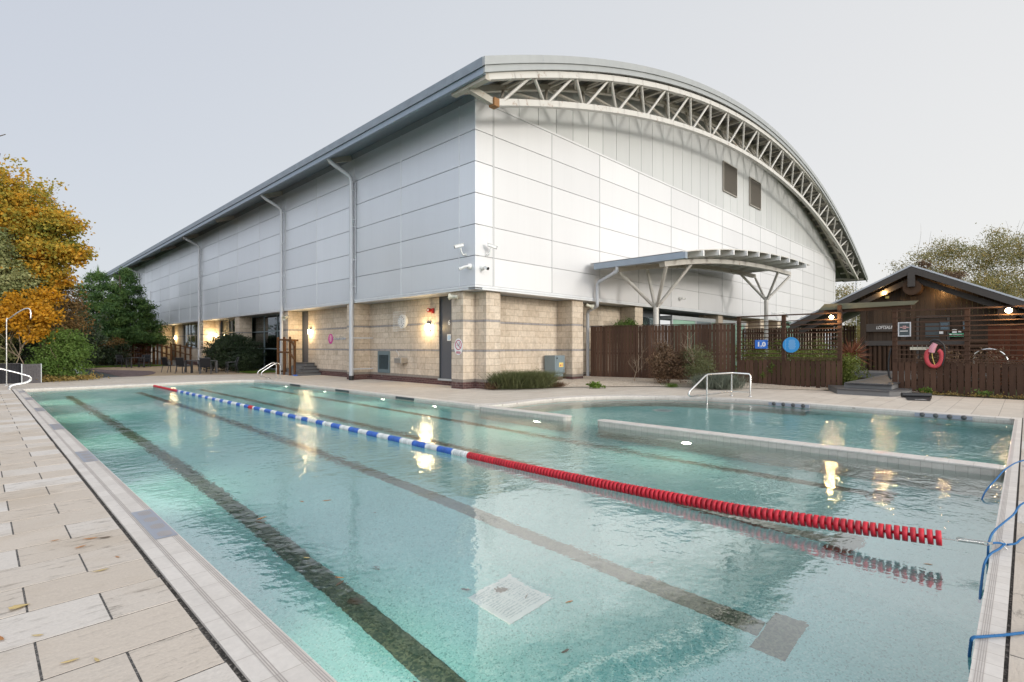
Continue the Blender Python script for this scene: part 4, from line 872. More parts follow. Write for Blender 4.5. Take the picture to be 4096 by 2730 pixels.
for yy in (18.62,19.556):
    for zz in (2.18,3.0): m.bar((x,yy,zz),(XW-.002,yy,zz),.008)
m.build('wire_guard', MT['white'], o)
o = thing('drinking_fountain', (XW-.15,19.1,.85), 'small steel drinking fountain with a thin bent spout', 'drinking fountain')
m = MB(); m.box(XW-.34,XW-.002,18.78,19.30,.80,1.02); m.build('basin', MT['stain2'], o, bevel=.02); MB().box(XW-.03,XW-.002,19.302,19.58,.80,1.02).build('splash_plate', MT['stain2'], o)
MB().tube(smooth([(XW-.2,19.15,1.02),(XW-.2,19.15,1.16),(XW-.22,19.2,1.26),(XW-.24,19.27,1.33),(XW-.25,19.29,1.26)]), .011, 8).build('spout', MT['chrome'], o); MB().lathe((XW-.15,18.98,.80),(0,0,-1),[(0,.06),(.06,.05),(.1,.025)],12).build('waste', MT['stain2'], o)
def disc_sign(p, n, r, mat, lab, name='sign', cat='sign', lines=True, ink='inkw', grp=None, vert=False):
    o = thing(name, p, lab, cat, grp); p = Vector(p); n = Vector(n)
    MB().lathe(p, n, [(0,r),(.008,r)], 36).build('plate', mat, o)
    m = MB(); u = Vector((0,0,1)); s = u.cross(n)      # s: to the viewer's right
    if s.y > 0 and abs(n.x) > .5: s = -s
    for k in range(11):
        h = r*(.62-.115*k); w = math.sqrt(max(.02,1-(h/r)**2))*r*.62
        c = p+n*.0095+u*h+s*(r*.1 if vert else 0); ww = w*(.75+.25*((k*37)%10)/10)
        m.bar(c-s*ww*(.75 if vert else .8), c+s*ww*.8, r*.04, .003, up=n)
    if vert:
        for k in range(26):
            h = r*(.62-.05*k)
            if (k*7)%5: m.bar(p+n*.0095+u*h-s*r*.66, p+n*.0095+u*h-s*r*.60, r*.03, .003, up=n)
    m.build('lettering', MT[ink], o); return o
disc_sign((XW-.002,25.7,1.91), (-1,0,0), .26, MT['magenta'], 'round magenta sign on the stone wall beside the coat hooks')
for y0, lab in ((24.73,'grey coat hook rail nearest the magenta sign'),(24.1,'grey coat hook rail nearest the big downpipe')):
    o = thing('coat_hook_rail', (XW,y0+.25,1.91), lab, 'hook rail', 'coat hook rails on the stone wall')
    MB().box(XW-.03,XW-.002,y0,y0+.52,1.86,1.95).build('rail', MT['pipe'], o); m = MB()
    for k in range(4): yy = y0+.07+k*.125; m.tube(smooth([(XW-.03,yy,1.9),(XW-.09,yy,1.92),(XW-.11,yy,2.02)],3), .008, 6)
    m.build('hooks', MT['chrome'], o)
o = thing('no_smoking_sign', (XP+.05,14.5,1.5), 'oval white no smoking sign with a red ring on the corner pier', 'sign')
x = XP+.057; m = MB(); vs = [(x-.006,14.52+.235*math.cos(t),1.50+.30*math.sin(t)) for t in np.linspace(0,2*PI,40,endpoint=False)]; m.add(vs+[(x,b,c) for _,b,c in vs], [tuple(range(40))]+[(k,k+40,(k+1)%40+40,(k+1)%40) for k in range(40)]); m.build('plate', MT['inkw'], o)
m = MB(); m.tube([(x-.008,14.52+.165*math.cos(t),1.565+.165*math.sin(t)) for t in np.linspace(0,2*PI,32)], .014, 6); m.bar((x-.008,14.52+.11,1.565+.11),(x-.008,14.52-.11,1.565-.11),.01,.03,up=(1,0,0)); m.box(x-.012,x-.007,14.40,14.64,1.26,1.33); m.build('red_ring', MT['redink'], o)
m = MB(); m.bar((x-.010,14.62,1.56),(x-.010,14.45,1.56),.006,.035,up=(1,0,0)); m.tube([(x-.010,14.45,1.58),(x-.010,14.44,1.62),(x-.010,14.47,1.66)], .008,5); m.build('cigarette', MT['black'], o)
text_part('wording', 'NO SMOKING', .032, (x-.012,14.52,1.295), '-X', MT['inkw'], o)
o = thing('meter_cabinet', (17.2,14.2,.08), 'grey metal cabinet with a yellow warning label against the stone wall', 'cabinet')
m = MB(); m.box(16.62,17.26,13.84,14.42,.42,1.14); m.build('cabinet_body', MT['frameb'], o, bevel=.012); MB().box(16.70,17.24,13.92,14.40,.26,.418).build('cabinet_neck', MT['frameb'], o); MB().box(16.72,17.22,13.93,14.38,.0,.258).build('brick_base', MT['plinth'], o)
MB().box(16.68,17.2,13.825,13.838,.46,1.10).build('cabinet_door', MT['frameb'], o, bevel=.004); MB().box(16.86,17.12,13.815,13.823,.66,.84).build('warning_label', MT['yellow'], o)
m = MB(); m.add([(16.885,13.812,.70),(16.975,13.812,.70),(16.93,13.812,.80)],[(0,1,2)])
for k in range(3): m.box(16.99,17.10,13.811,13.814,.70+k*.04,.715+k*.04)
m.build('label_print', MT['redink'], o); MB().box(16.70,16.74,13.80,13.824,1.0,1.06).box(17.16,17.19,13.80,13.824,.52,.55).build('lock', MT['black'], o)
# ------------------------------------------------------------------ canopy
cp = thing('canopy', (26,11.25,0), 'white steel canopy with curved beams on two tree shaped columns', 'canopy')
cx = np.array([18.4,20.0,21.4,23.7,25.9,28.4,31.2,33.4,34.6]); cz = np.array([4.72,4.98,5.2,5.48,5.68,5.83,5.94,5.97,5.97]); cf = np.polyfit(cx,cz,3)
C3 = lambda x: float(np.polyval(cf,x))
for y, x0, x1, mt in ((10.3,18.95,34.4,'steel'),(12.2,18.55,34.0,'steeld')):
    m = MB(); xs = np.linspace(x0,x1,26)
    for a, b in zip(xs,xs[1:]): m.bar((a,y,C3(a)-.06),(b+.01,y,C3(b+.01)-.06),.2,.24,up=(0,1,0))
    m.build('curved_beam', MT[mt], cp)
for k in range(11):
    x = 18.42+1.485*k; 
    if k > 0: MB().box(x-.05,x+.05,9.03,13.2,C3(x)+.075,C3(x)+.30).build('purlin', MT['white'], cp)
m = MB(); xs = np.linspace(18.3,34.2,30)
for a, b in zip(xs,xs[1:]):
    m.add([(a,9.1,C3(a)+.305),(b,9.1,C3(b)+.305),(b,13.3,C3(b)+.305),(a,13.3,C3(a)+.305),(a,9.1,C3(a)+.345),(b,9.1,C3(b)+.345),(b,13.3,C3(b)+.345),(a,13.3,C3(a)+.345)],[(0,3,2,1),(4,5,6,7),(0,1,5,4),(2,3,7,6)])
m.build('canopy_roof', MT['steel'], cp)
MB().box(18.28,18.46,9.0,13.1,C3(18.4)+.06,C3(18.4)+.30).build('canopy_gutter', MT['fascib'], cp)
MB().tube([(18.37,12.0,C3(18.4)+.06),(18.37,12.0,C3(18.4)-.1),(18.5,12.35,4.5),(18.8,13.2,4.3),(18.82,13.3,4.15),(18.82,13.3,3.42),(18.85,13.33,3.28),(19.4,14.2,3.12),(19.45,14.28,2.98),(19.45,14.28,.1)], .075, 12).build('canopy_downpipe', MT['pipe'], cp)
for x, yc, zj in ((20.83,11.61,3.40),(33.35,11.25,4.51)):
    c = MB().cyl((x,yc,-.05),(x,yc,zj),.118,18).build('column', MT['steel'], cp)
    for dx, dy in ((-1.35,.95),(.9,.95),(-.9,-.95),(1.25,-.95)):
        q = (x+dx-(.65 if x < 25 else 0),11.25+dy,C3(x+dx-(.65 if x < 25 else 0))-.16); MB().cyl((x+dx*.05,yc+dy*.08,zj-.12),q,.075,10).build('branch', MT['steel'], cp)
# ------------------------------------------------------------------ steps by the grey door
st = thing('timber_steps', (12.2,27.6,0), 'dark timber steps up to the grey door with a rough log handrail', 'steps')
for k in range(4): MB().box(11.62+.22*k if k else 11.5,XW-.01,26.72+.26*k,29.05 if k == 3 else 27.0+.26*k,(.16*k)+.125-.004*(3-k)*0,.16*k+.16).build('step_tread', MT['decking'], st, bevel=.006); MB().box(11.66+.22*k if k else 11.54,XW-.02,26.76+.26*k,29.0,.16*k-.04,.16*k+.124).build('riser', MT['deckside'], st)
for x,y,h in ((11.49,29.15,2.02),(11.49,28.35,2.03),(11.47,27.55,2.03),(11.50,27.05,1.62),(11.75,28.9,1.95),(12.3,28.9,1.9)): MB().cyl((x,y,-.02),(x+random.uniform(-.02,.02),y,h),.062,10).build('log_post', MT['rail'], st)
m = MB(); m.cyl((11.49,29.2,1.88),(11.48,27.5,1.86),.05,10); m.build('handrail', MT['rail'], st); m = MB(); m.cyl((11.47,27.6,1.95),(11.47,26.95,1.5),.05,10); m.build('handrail', MT['rail'], st)
m = MB(); m.cyl((11.49,29.2,1.22),(11.48,27.5,1.2),.05,10); m.build('lower_rail', MT['rail'], st); m = MB(); m.cyl((11.47,27.6,1.2),(11.47,26.95,.8),.05,10); m.build('lower_rail', MT['rail'], st); m = MB(); m.cyl((11.49,28.95,1.88),(12.5,28.95,1.86),.05,10); m.build('handrail', MT['rail'], st)
solo('blue_tray', MB().lathe((11.55,26.95,.0),(0,0,1),[(.002,.16),(.05,.19),(.055,.15)],18), MT['signb'], 'flat blue tray on the ground beneath the log posts', 'tray')
# ------------------------------------------------------------------ patio furniture
def make_chair():
    o = thing('patio_chair', (0,0,0), '', 'chair', 'grey patio chairs', local=True)      # faces +y
    for sx in (-1,1):
        MB().bar((sx*.27,.25,0),(sx*.27,.24,.62),.032,.032).build('leg', MT['chairf'], o)
        MB().tube(smooth([(sx*.27,-.32,0),(sx*.265,-.22,.42),(sx*.255,-.27,.7),(sx*.25,-.34,.90)],4), .017, 6).build('leg', MT['chairf'], o)
        MB().bar((sx*.27,.27,.635),(sx*.265,-.26,.645),.045,.025).build('armrest', MT['chairf'], o)
    m = MB(); m.add([(-.25,.25,.44),(.25,.25,.44),(.25,-.21,.40),(-.25,-.21,.40),(-.25,.25,.425),(.25,.25,.425),(.25,-.21,.385),(-.25,-.21,.385)],[(0,1,2,3)[::-1],(4,5,6,7),(0,1,5,4),(1,2,6,5),(2,3,7,6),(3,0,4,7)]); m.bar((-.26,.25,.425),(.26,.25,.425),.03); m.bar((-.26,.25,.43),(-.26,-.22,.40),.025); m.bar((.26,.25,.43),(.26,-.22,.40),.025); m.build('seat', MT['sling'], o)
    m = MB(); m.add([(-.24,-.235,.44),(.24,-.235,.44),(.235,-.345,.90),(-.235,-.345,.90),(-.24,-.25,.44),(.24,-.25,.44),(.235,-.36,.90),(-.235,-.36,.90)],[(0,1,2,3),(7,6,5,4),(0,4,5,1),(2,6,7,3),(1,5,6,2),(0,3,7,4)]); m.build('backrest', MT['sling'], o)
    MB().bar((-.255,-.35,.905),(.255,-.35,.905),.03).build('top_bar', MT['chairf'], o)
    return o
chair0 = make_chair(); first = [True]
def place(o0, x, y, rz, lab, scale=None):
    o = o0 if first[0] else copy_tree(o0); first[0] = False; o.location = (x,y,-.03); o.rotation_euler = (0,0,rz); o['label'] = lab; return o
for x,y,rz,lab in ((7.55,47.95,-2.6,'patio chair standing alone at the left of the far table'),(8.75,47.2,2.2,'patio chair side-on at the right of the far table'),(9.0,48.2,2.75,'patio chair behind the far table in front of the wooden gate'),
   (8.05,36.6,-1.2,'patio chair at the far left of the nearer tables, side-on'),(8.3,34.6,-.9,'patio chair with its wide slatted back to us left of the nearer tables'),(10.1,37.1,2.3,'patio chair behind the nearer tables, by the downpipe'),(10.6,36.0,1.9,'patio chair behind the nearer tables, half hidden by the bush'),(9.0,33.0,-.35,'patio chair with its black mesh back turned squarely to the pool'),(10.4,33.15,1.45,'patio chair apart at the right, in front of the round bush')):
    place(chair0, x,y,rz,lab)
def make_table():
    o = thing('patio_table', (0,0,0), '', 'table', 'square dark patio tables', local=True)
    MB().box(-.45,.45,-.45,.45,.70,.735).build('tabletop', MT['tabletop'], o, bevel=.006)
    for sx in (-1,1):
        for sy in (-1,1): MB().box(sx*.40-.04,sx*.40+.04,sy*.40-.04,sy*.40+.04,0,.699).build('leg', MT['tabletop'], o)
    return o
t0 = make_table(); first = [True]
for x,y,rz,lab in ((8.15,46.9,.2,'far square patio table before the wooden gate'),(9.15,35.4,.15,'nearer square patio table farthest from the pool'),(9.45,34.15,-.2,'nearer square patio table closest to the pool')): place(t0,x,y,rz,lab)
# ramp with log rails, gate and fence behind the patio
rp = thing('timber_ramp', (11.6,52,0), 'timber ramp with brown log rails below the warm window', 'ramp')
MB().add([(11.0,55,.35),(12.3,55,.35),(12.3,48.5,-.03),(11.0,48.5,-.03),(11.0,55,-.05),(12.3,55,-.05),(12.3,48.5,-.05),(11.0,48.5,-.05)],[(3,2,1,0),(4,5,6,7),(0,1,5,4),(2,3,7,6),(0,4,7,3),(1,2,6,5)]).build('ramp_deck', MT['deckside'], rp)
for x in (10.95,12.3):
    for k in range(5): y = 55.4-k*1.55; z = .38-.09*k; MB().cyl((x,y,-.05),(x,y,1.5+z),.075,8).build('log_post', MT['rail'], rp)
    MB().cyl((x,55.5,1.78),(x,48.9,1.38),.055,8).build('handrail', MT['rail'], rp); MB().cyl((x,55.5,1.2),(x,48.9,.8),.055,8).build('lower_rail', MT['rail'], rp)
for k in range(4): MB().cyl((8.8+k*.75,55.6,-.05),(8.8+k*.75,55.6,1.85),.075,8).build('log_post', MT['rail'], rp)
MB().cyl((8.7,55.6,1.72),(11.0,55.6,1.75),.055,8).build('handrail', MT['rail'], rp); MB().cyl((8.7,55.6,1.0),(11.0,55.6,1.02),.055,8).build('lower_rail', MT['rail'], rp)
def board_fence(name, A, B, z0, z1, lab, mat='brown', w=.14, gap=.012, posts=(), cat='fence', cap=True, back=1, ft=.022):
    o = thing(name, (A[0],A[1],0), lab, cat); a = Vector((A[0],A[1],0)); b = Vector((B[0],B[1],0)); d = (b-a).normalized(); n = Vector((-d.y,d.x,0))*back; Ln = (b-a).length
    m = MB(); t = 0
    while t < Ln-.02:
        ww = min(w, Ln-t); p = a+d*(t+ww/2); dz = random.uniform(-.008,.008); g = gap*random.uniform(.5,1.6)
        q = n*random.uniform(-.004,.004); m.bar(p+q+Vector((0,0,z0)), p+q+Vector((0,0,z1+dz)), ww-g, ft, up=n); t += w
    m.build('boards', MT[mat], o); r = MB()
    for z in (z0+.25,(z0+z1)/2,z1-.25): r.bar(a+n*.045+Vector((0,0,z)), b+n*.045+Vector((0,0,z)), .05,.09)
    r.build('rails', MT['brownh'], o)
    for t in posts: p = a+d*t+n*.10; MB().bar(p+Vector((0,0,-.05)),p+Vector((0,0,z1-.05)),.1,.1,up=n).build('post', MT['brown'], o)
    if cap: MB().bar(a+Vector((0,0,z1+.025)), b+Vector((0,0,z1+.025)), .10,.03).build('cap_rail', MT['brownh'], o)
    return o
board_fence('board_gate', (7.9,56.0), (10.9,56.0), 0, 2.35, 'dark red-brown wooden gate with two small white signs behind the patio', 'redfence', .12, .01, cat='gate', back=1)
board_fence('board_fence', (2.0,58.0), (7.85,56.1), 0, 2.6, 'red-brown board fence behind the conifers left of the gate', 'redfence', .15, .01)
for z, w_, lab in ((1.98,.62,'upper small cream sign on the wooden gate'),(1.02,.62,'lower small green and cream sign on the wooden gate')):
    o = thing('gate_sign', (9.2,55.96,z), lab, 'sign', 'small signs on the gate'); MB().box(8.8,8.8+w_,55.95,55.975,z-.09,z+.09).build('plate', MT['cream'], o)
    m = MB(); m.box(8.84,8.98,55.944,55.949,z-.05,z+.05).box(9.03,9.37,55.944,55.949,z+.01,z+.05).box(9.03,9.30,55.944,55.949,z-.05,z-.01); m.build('print', MT['green'] if z < 1.5 else MT['black'], o)
# shower and planter at the left
o = thing('outdoor_shower', (.8,28.4,0), 'slim steel poolside shower pole with a bent arm', 'shower')
MB().tube(smooth([(.8,28.4,0),(.8,28.4,1.0),(.8,28.4,2.48),(.83,28.37,2.56)],4)+smooth([(1.1,28.1,2.83),(1.3,27.9,2.98),(1.42,27.8,2.98),(1.46,27.76,2.86),(1.46,27.75,2.62)],4), .024, 10).build('pole', MT['chrome'], o)
MB().lathe((1.46,27.75,2.62),(0,0,-1),[(0,.026),(.03,.035),(.05,.04)],12).build('shower_head', MT['black'], o); MB().lathe((.8,28.4,0),(0,0,1),[(0,.07),(.012,.07),(.03,.03)],14).cyl((.8,28.4,1.55),(.8,28.4,1.62),.036,12).build('base_flange', MT['chrome'], o)
o = thing('mosaic_planter', (.3,30.0,0), 'low wall clad in black mosaic beside the shower pole', 'planter wall')
MB().box(-5,1.25,29.6,29.9,0,.80).build('dark_face', MT['mosaic'], o); MB().box(-5.02,1.25,29.56,29.94,.801,.82).build('top_edge', MT['mosaicl'], o)
p_ = MB().box(1.28,1.86,29.35,29.95,0,.78).build('grey_pillar', MT['mosaicl'], o); m = MB(); m.box(1.26,1.29,29.33,29.97,0,.79).box(1.855,1.88,29.33,29.97,0,.79); m.build('pillar_edge', MT['framel'], o)
m = MB()
for k in range(5): m.bar((1.40,29.345,.30+k*.09),(1.72,29.345,.30+k*.09),.004,.014); m.bar((1.40+k*.08,29.345,.26),(1.40+k*.08,29.345,.70),.014,.004)
m.build('motif', MT['mosaicl'], o)
solo('utility_post', MB().box(3.9,4.25,39.0,39.3,-.03,1.05), MT['frameb'], 'short grey utility post beyond the green bush by the path', 'post', bevel=.01)
# ------------------------------------------------------------------ garden fences on the right
board_fence('board_fence', (19.3,14.0), (21.05,8.26), .02, 2.40, 'tall dark brown solid board fence running out from the stone wall', 'brown', .135, .010, (0.1,2,4,5.9), back=1)
def slat_fence(A, B, lab, posts, z1=2.68, zl=1.0, nsl=10):
    o = thing('slatted_fence', (A[0],A[1],0), lab, 'fence', 'brown fences with open slats over boards'); a = Vector((A[0],A[1],0)); b = Vector((B[0],B[1],0)); d = (b-a).normalized(); n = Vector((-d.y,d.x,0)); Ln = (b-a).length; up = Vector((0,0,1))
    m = MB(); t = 0
    while t < Ln-.02:
        ww = min(.165,Ln-t); p = a+d*(t+ww/2)+n*random.uniform(-.006,.006); lean = d*random.uniform(-.006,.006); m.bar(p+up*random.uniform(.03,.07), p+lean+up*(zl+random.uniform(-.012,.012)), ww-random.uniform(.018,.034), .022, up=n); t += .165
    m.build('boards', MT['brown'], o)
    r = MB(); r.bar(a+n*.05+up*.3,b+n*.05+up*.3,.05,.09); r.bar(a+n*.05+up*.85,b+n*.05+up*.85,.05,.09); r.build('rear_rails', MT['brownh'], o)
    for k in range(nsl): z = zl+.10+k*(z1-zl-.18)/nsl; MB().bar(a-n*.012+up*z, b-n*.012+up*(z+random.uniform(-.006,.006)), .034,.036).build('slat', MT['brownh'], o)
    MB().bar(a+up*(zl+.035), b+up*(zl+.035), .07,.03).build('ledge', MT['brownh'], o); MB().bar(a+up*z1, b+up*z1, .09,.045).build('top_rail', MT['brownh'], o)
    for t, h in posts: p = a+d*t+n*.075; MB().bar(p-up*.05, p+up*h, .12,.13,up=n).build('post', MT['brown'], o)
    return o
fB = slat_fence((21.08,8.22),(21.0,4.62),'slatted fence with two blue signs left of the steps',((.06,2.66),(1.72,2.66),(3.55,2.95)))
fC = slat_fence((21.25,3.2),(21.2,-2.4),'slatted fence with the red rescue tube right of the steps',((.06,2.95),(1.88,2.66),(4.2,2.66)))
board_fence('board_fence', (34.3,13.0), (33.2,6.6), 0, 2.62, 'far brown board fence with light gaps between hall and sauna', 'brown', .15, .03, (0.1,2.2,4.4), back=-1)
o = thing('lintel_beam', (21.2,3.9,2.85), 'grey lichen covered beam over the opening in the fences', 'beam')
m = MB(); m.add([(21.10,5.35,2.80),(21.10,2.62,2.86),(21.10,2.50,2.98),(21.10,5.15,3.02),(21.24,5.35,2.80),(21.24,2.62,2.86),(21.24,2.50,2.98),(21.24,5.15,3.02)],[(0,1,2,3),(7,6,5,4),(0,4,5,1),(1,5,6,2),(2,6,7,3),(3,7,4,0)]); m.build('beam', MT['lichen'], o); MB().bar((21.3,5.2,2.75),(21.3,2.7,2.80),.10,.10).build('under_beam', MT['brownh'], o)
# steps and boardwalk
o = thing('deck_steps', (20,3.6,0), 'dark grey deck steps leading through the gap in the fences', 'steps')
b0 = [(20.85,4.98),(20.5,4.85),(19.2,4.33),(19.2,2.96),(19.95,2.62),(20.85,2.62)]
MB().poly(b0, -.01, .135).build('lower_riser', MT['deckside'], o); MB().poly([(x-.03 if x < 20 else x,y) for x,y in b0], .137, .172).build('lower_tread', MT['decking'], o, bevel=.005)
MB().box(19.85,21.0,3.0,4.28,.174,.30).build('upper_riser', MT['deckside'], o)
m = MB(); y = 2.98
while y < 4.25: m.poly([(19.76,y),(32.3,y+1.0*0),(32.3,y+.137),(19.76,y+.137)], .302, .338); y += .142
m.build('boardwalk', MT['decking'], o); MB().poly([(29.2,-1),(32.3,-1),(32.3,8),(29.2,8)], .05, .298).build('platform', MT['deckside'], o)
o = thing('rolled_mat', (19.2,2.3,0), 'small black mat with white lettering at the foot of the steps', 'mat')
MB().add([(18.25,2.40,.012),(18.45,1.92,.012),(19.6,2.0,.03),(19.25,2.58,.03),(18.25,2.40,.0),(18.45,1.92,.0),(19.6,2.0,.0),(19.25,2.58,.0)],[(3,2,1,0),(0,1,5,4),(1,2,6,5),(2,3,7,6),(3,0,4,7)]).build('mat_sheet', MT['black'], o)
MB().cyl((19.18,2.66,.075),(19.55,2.02,.075),.07,14).build('mat_roll', MT['black'], o)
m = MB()
for k, (u0,u1) in enumerate(((.2,.34),(.36,.5),(.52,.62),(.64,.8))):
    for j in (0,1):
        p = Vector((18.55+j*.13, 2.36-.44*u0-.02*j, .0165)); q = Vector((18.55+j*.13, 2.36-.44*u1-.02*j, .0165)); 
        if j == 0 or k in (1,2): m.bar(p,q,.055,.002)
m.build('mat_lettering', MT['inkw'], o)
# spa handrail
o = thing('spa_handrail', (15.6,6.2,0), 'galvanised handrail frame stepping down into the spa pool', 'handrail')
m = MB(); A=(16.32,5.96,0); Bq=(16.2,6.46,0); Cq=(14.75,6.55,0)
m.tube([(16.32,5.96,-.01),(16.32,5.96,.62),(16.31,5.99,.68),(16.22,6.40,.70),(16.15,6.46,.70),(14.8,6.60,.70),(14.68,6.62,.66),(13.9,6.72,.25),(13.86,6.73,.17),(13.95,6.72,.12),(14.75,6.6,.12),(16.15,6.46,.13)], .026, 10); m.build('frame', MT['chrome'], o)
m = MB(); m.cyl((16.17,6.46,-.01),(16.17,6.46,.7),.026,10); m.cyl((14.75,6.6,-.55),(14.75,6.6,.69),.026,10); m.bar((16.17,6.46,.13),(16.32,5.96,.13),.02); m.build('uprights', MT['chrome'], o)
m = MB(); 
for p in ((16.32,5.96,0),(16.17,6.46,0)): m.lathe(p,(0,0,1),[(0,.06),(.014,.06),(.016,.03)],14)
m.build('flange', MT['chrome'], o)
# signs and rescue tube on the slatted fences
o = thing('depth_sign', (21.02,7.26,1.6), 'blue rectangular depth sign reading 1.0 on the slatted fence', 'sign')
MB().box(20.99,21.005,7.03,7.49,1.43,1.76).build('plate', MT['signb'], o); text_part('figures','1.0',.235,(20.987,7.26,1.585),'-X',MT['inkw'],o,.010,1.12)
m = MB(); m.box(20.983,20.9885,7.17,7.35,1.715,1.725).box(20.983,20.9885,7.2,7.32,1.465,1.474); m.build('small_print', MT['inkl'], o); m = MB()
for y in (7.08,7.44): m.lathe((20.989,y,1.715),(-1,0,0),[(0,.012),(.004,.012)],10)
m.build('screws', MT['chrome'], o)
disc_sign((20.985,6.21,1.57), (-1,0,0), .285, MT['signb2'], 'round blue sign with small white text on the slatted fence', ink='inkl', vert=True)
o = thing('poster_frame', (21.1,2.87,2.06), 'black poster in a silver snap frame on the fence post', 'poster')
m = MB(); x0,x1 = 21.15,21.175; m.box(x0,x1,2.69,2.725,1.83,2.30).box(x0,x1,3.0,3.035,1.83,2.30).box(x0,x1,2.725,3.0,2.262,2.30).box(x0,x1,2.725,3.0,1.83,1.868); m.build('frame', MT['pipe'], o, bevel=.008)
MB().box(21.158,21.162,2.725,3.0,1.868,2.262).build('poster', MT['blank'], o); text_part('red_wording','YOUR\nTIME TO CHILL\nCURE',.036,(21.156,2.863,2.13),'-X',MT['pinkink'],o,.002)
m = MB(); m.box(21.153,21.156,2.77,2.98,2.0,2.022); m.build('white_line', MT['inkw'], o)
o = thing('rescue_tube', (21.1,2.1,1.0), 'red foam rescue tube bent into a loop and hung on the slatted fence', 'rescue tube')
c = Vector((21.10,2.10,1.22)); pts = [(21.09,2.10+.19*math.sin(t)*(1.0 if abs(t) < 2.2 else .8), 1.13-.30*math.cos(t)+.05) for t in np.linspace(-2.35,2.35,26)]
MB().tube(smooth(pts,2), .062, 12).build('foam_tube', MT['foam'], o)
MB().tube([(21.07,2.16,1.33),(21.05,2.13,1.48),(21.06,2.06,1.60)], [.085,.085,.07], 12).build('pink_sleeve', MT['pink'], o)
MB().tube(smooth([(21.08,2.12,1.6),(21.06,2.02,1.68),(21.07,1.86,1.55),(21.06,1.84,1.2),(21.07,1.90,.92)]), .022, 8).tube(smooth([(21.07,2.22,1.62),(21.06,2.1,1.71),(21.07,1.95,1.68)]), .035, 8).build('strap', MT['black'], o)
MB().tube(smooth([(21.05,2.15,1.35),(21.06,2.13,1.15),(21.06,2.08,.95),(21.05,2.05,.88)]), .010, 6).build('cord', MT['yellow'], o)
o = thing('fence_hook_rail', (21.15,2.55,1.45), 'pale hook rail on the slatted fence beside the rescue tube', 'hook rail')
MB().box(21.19,21.21,2.2,2.72,1.40,1.49).build('rail', MT['cream'], o); m = MB()
for k in range(4): m.tube(smooth([(21.19,2.28+k*.12,1.45),(21.14,2.28+k*.12,1.46),(21.12,2.28+k*.12,1.54)],3), .008, 6)
m.build('hooks', MT['chrome'], o)
def spot(p, lab, e=160, r=.055, aim=(-1,0,-.5)):
    o = thing('floodlight', p, lab, 'lamp', 'bright warm spot lamps by the sauna'); p = Vector(p); a = Vector(aim).normalized()
    MB().lathe(p, a, [(-.10,.03),(-.02,r*1.1),(.03,r*1.15),(.03,r*1.02),(.0,r*.9)], 16).build('lamp_body', MT['black'], o); MB().lathe(p, a, [(.012,r),(.035,r*.9),(.05,r*.5)], 14).build('lens', MT['lamps'], o)
    l = bpy.data.lights.new('spot_glow','POINT'); l.energy = e; l.color = (1,.62,.26); l.shadow_soft_size = .05
    lo = bpy.data.objects.new('lamp_glow', l); COL.objects.link(lo); lo.parent = o; lo.location = a*.16
spot((20.98,4.9,2.55), 'lit lamp on the slatted fence post left of the steps', 22, .07); spot((21.14,.39,2.57), 'lit lamp under the top rail of the fence at the right picture edge', 28, .08)
spot((31.6,5.06,4.23), 'lit lamp under the left slope of the sauna gable', 48, .085); spot((31.7,2.85,4.19), 'small lamp under the right slope of the sauna gable', 18, .045, (0,-.3,-1))
# ------------------------------------------------------------------ sauna cabin
sa = thing('sauna_cabin', (34,3.93,0), 'dark brown timber sauna cabin with a wide low gable', 'cabin')
YS = 3.93; XF = 31.0; HW = 5.3; kz = .495; za = 5.35
roofz = lambda y: za-kz*abs(y-YS)
def slope(side, x0, x1, w0, w1, dz0, dz1, name, mat, part=True):
    m = MB(); y0 = YS+side*w0; y1 = YS+side*w1; vs = [(x,y,roofz(y)+dz) for dz in (dz0,dz1) for x,y in ((x0,y0),(x1,y0),(x1,y1),(x0,y1))]
    f = [(0,1,2,3),(7,6,5,4),(0,4,5,1),(1,5,6,2),(2,6,7,3),(3,7,4,0)]
    if side > 0: f = [q[::-1] for q in f]
    return m.add(vs, f).build(name, MT[mat], sa)
for s in (1,-1):
    slope(s, XF+.06, 38.5, .0, HW, -.12, -.005, 'roof', 'dark'); slope(s, XF-.02, XF+.03, .0, HW+.02, -.03, .05, 'roof_edge_trim', 'pipe'); slope(s, XF, XF+.055, .0, HW, -.36, -.035, 'barge_board', 'saunad'); slope(s, XF+.5, XF+.6, .15, HW-.3, -.72, -.45, 'rafter', 'saunad')
MB().box(XF-.03,XF+.12,YS-.14,YS+.14,za-1.0,za-.30).build('king_post', MT['saunad'], sa)
m = MB(); y = YS-4.4
while y < YS+2.15: 
    y1 = y+.19; m.add([(32.0,y+.004,.25),(32.0,y1-.004,.25),(32.0,y1-.004,roofz(y1)-.13),(32.0,y+.004,roofz(y)-.13),(32.05,y+.004,.25),(32.05,y1-.004,.25),(32.05,y1-.004,roofz(y1)-.13),(32.05,y+.004,roofz(y)-.13)],[(3,2,1,0),(4,5,6,7),(0,1,5,4),(2,3,7,6),(1,2,6,5),(3,0,4,7)]); y += .19
m.build('board_wall', MT['sauna'], sa)
MB().box(32.06,38,YS-4.4,YS+2.15,.2,2.9).build('inner_wall', MT['dark'], sa)
MB().box(31.8,32.1,YS+1.95,YS+2.2,.25,roofz(YS+2.1)-.2).build('corner_post', MT['sauna'], sa)
lp = {}; y = YS-4.2
while y < YS+2.0:
    if not 2.75 < y < 3.75: lp.setdefault(y > 3.2, MB()).cyl((31.93,y,.3),(31.93,y,1.55),.095,8)
    y += .2
for m in lp.values(): m.build('log_panel', MT['log'], sa)
MB().box(31.78,31.98,YS-4.3,YS+2.0,1.56,1.80).build('log_rail', MT['saunad'], sa)
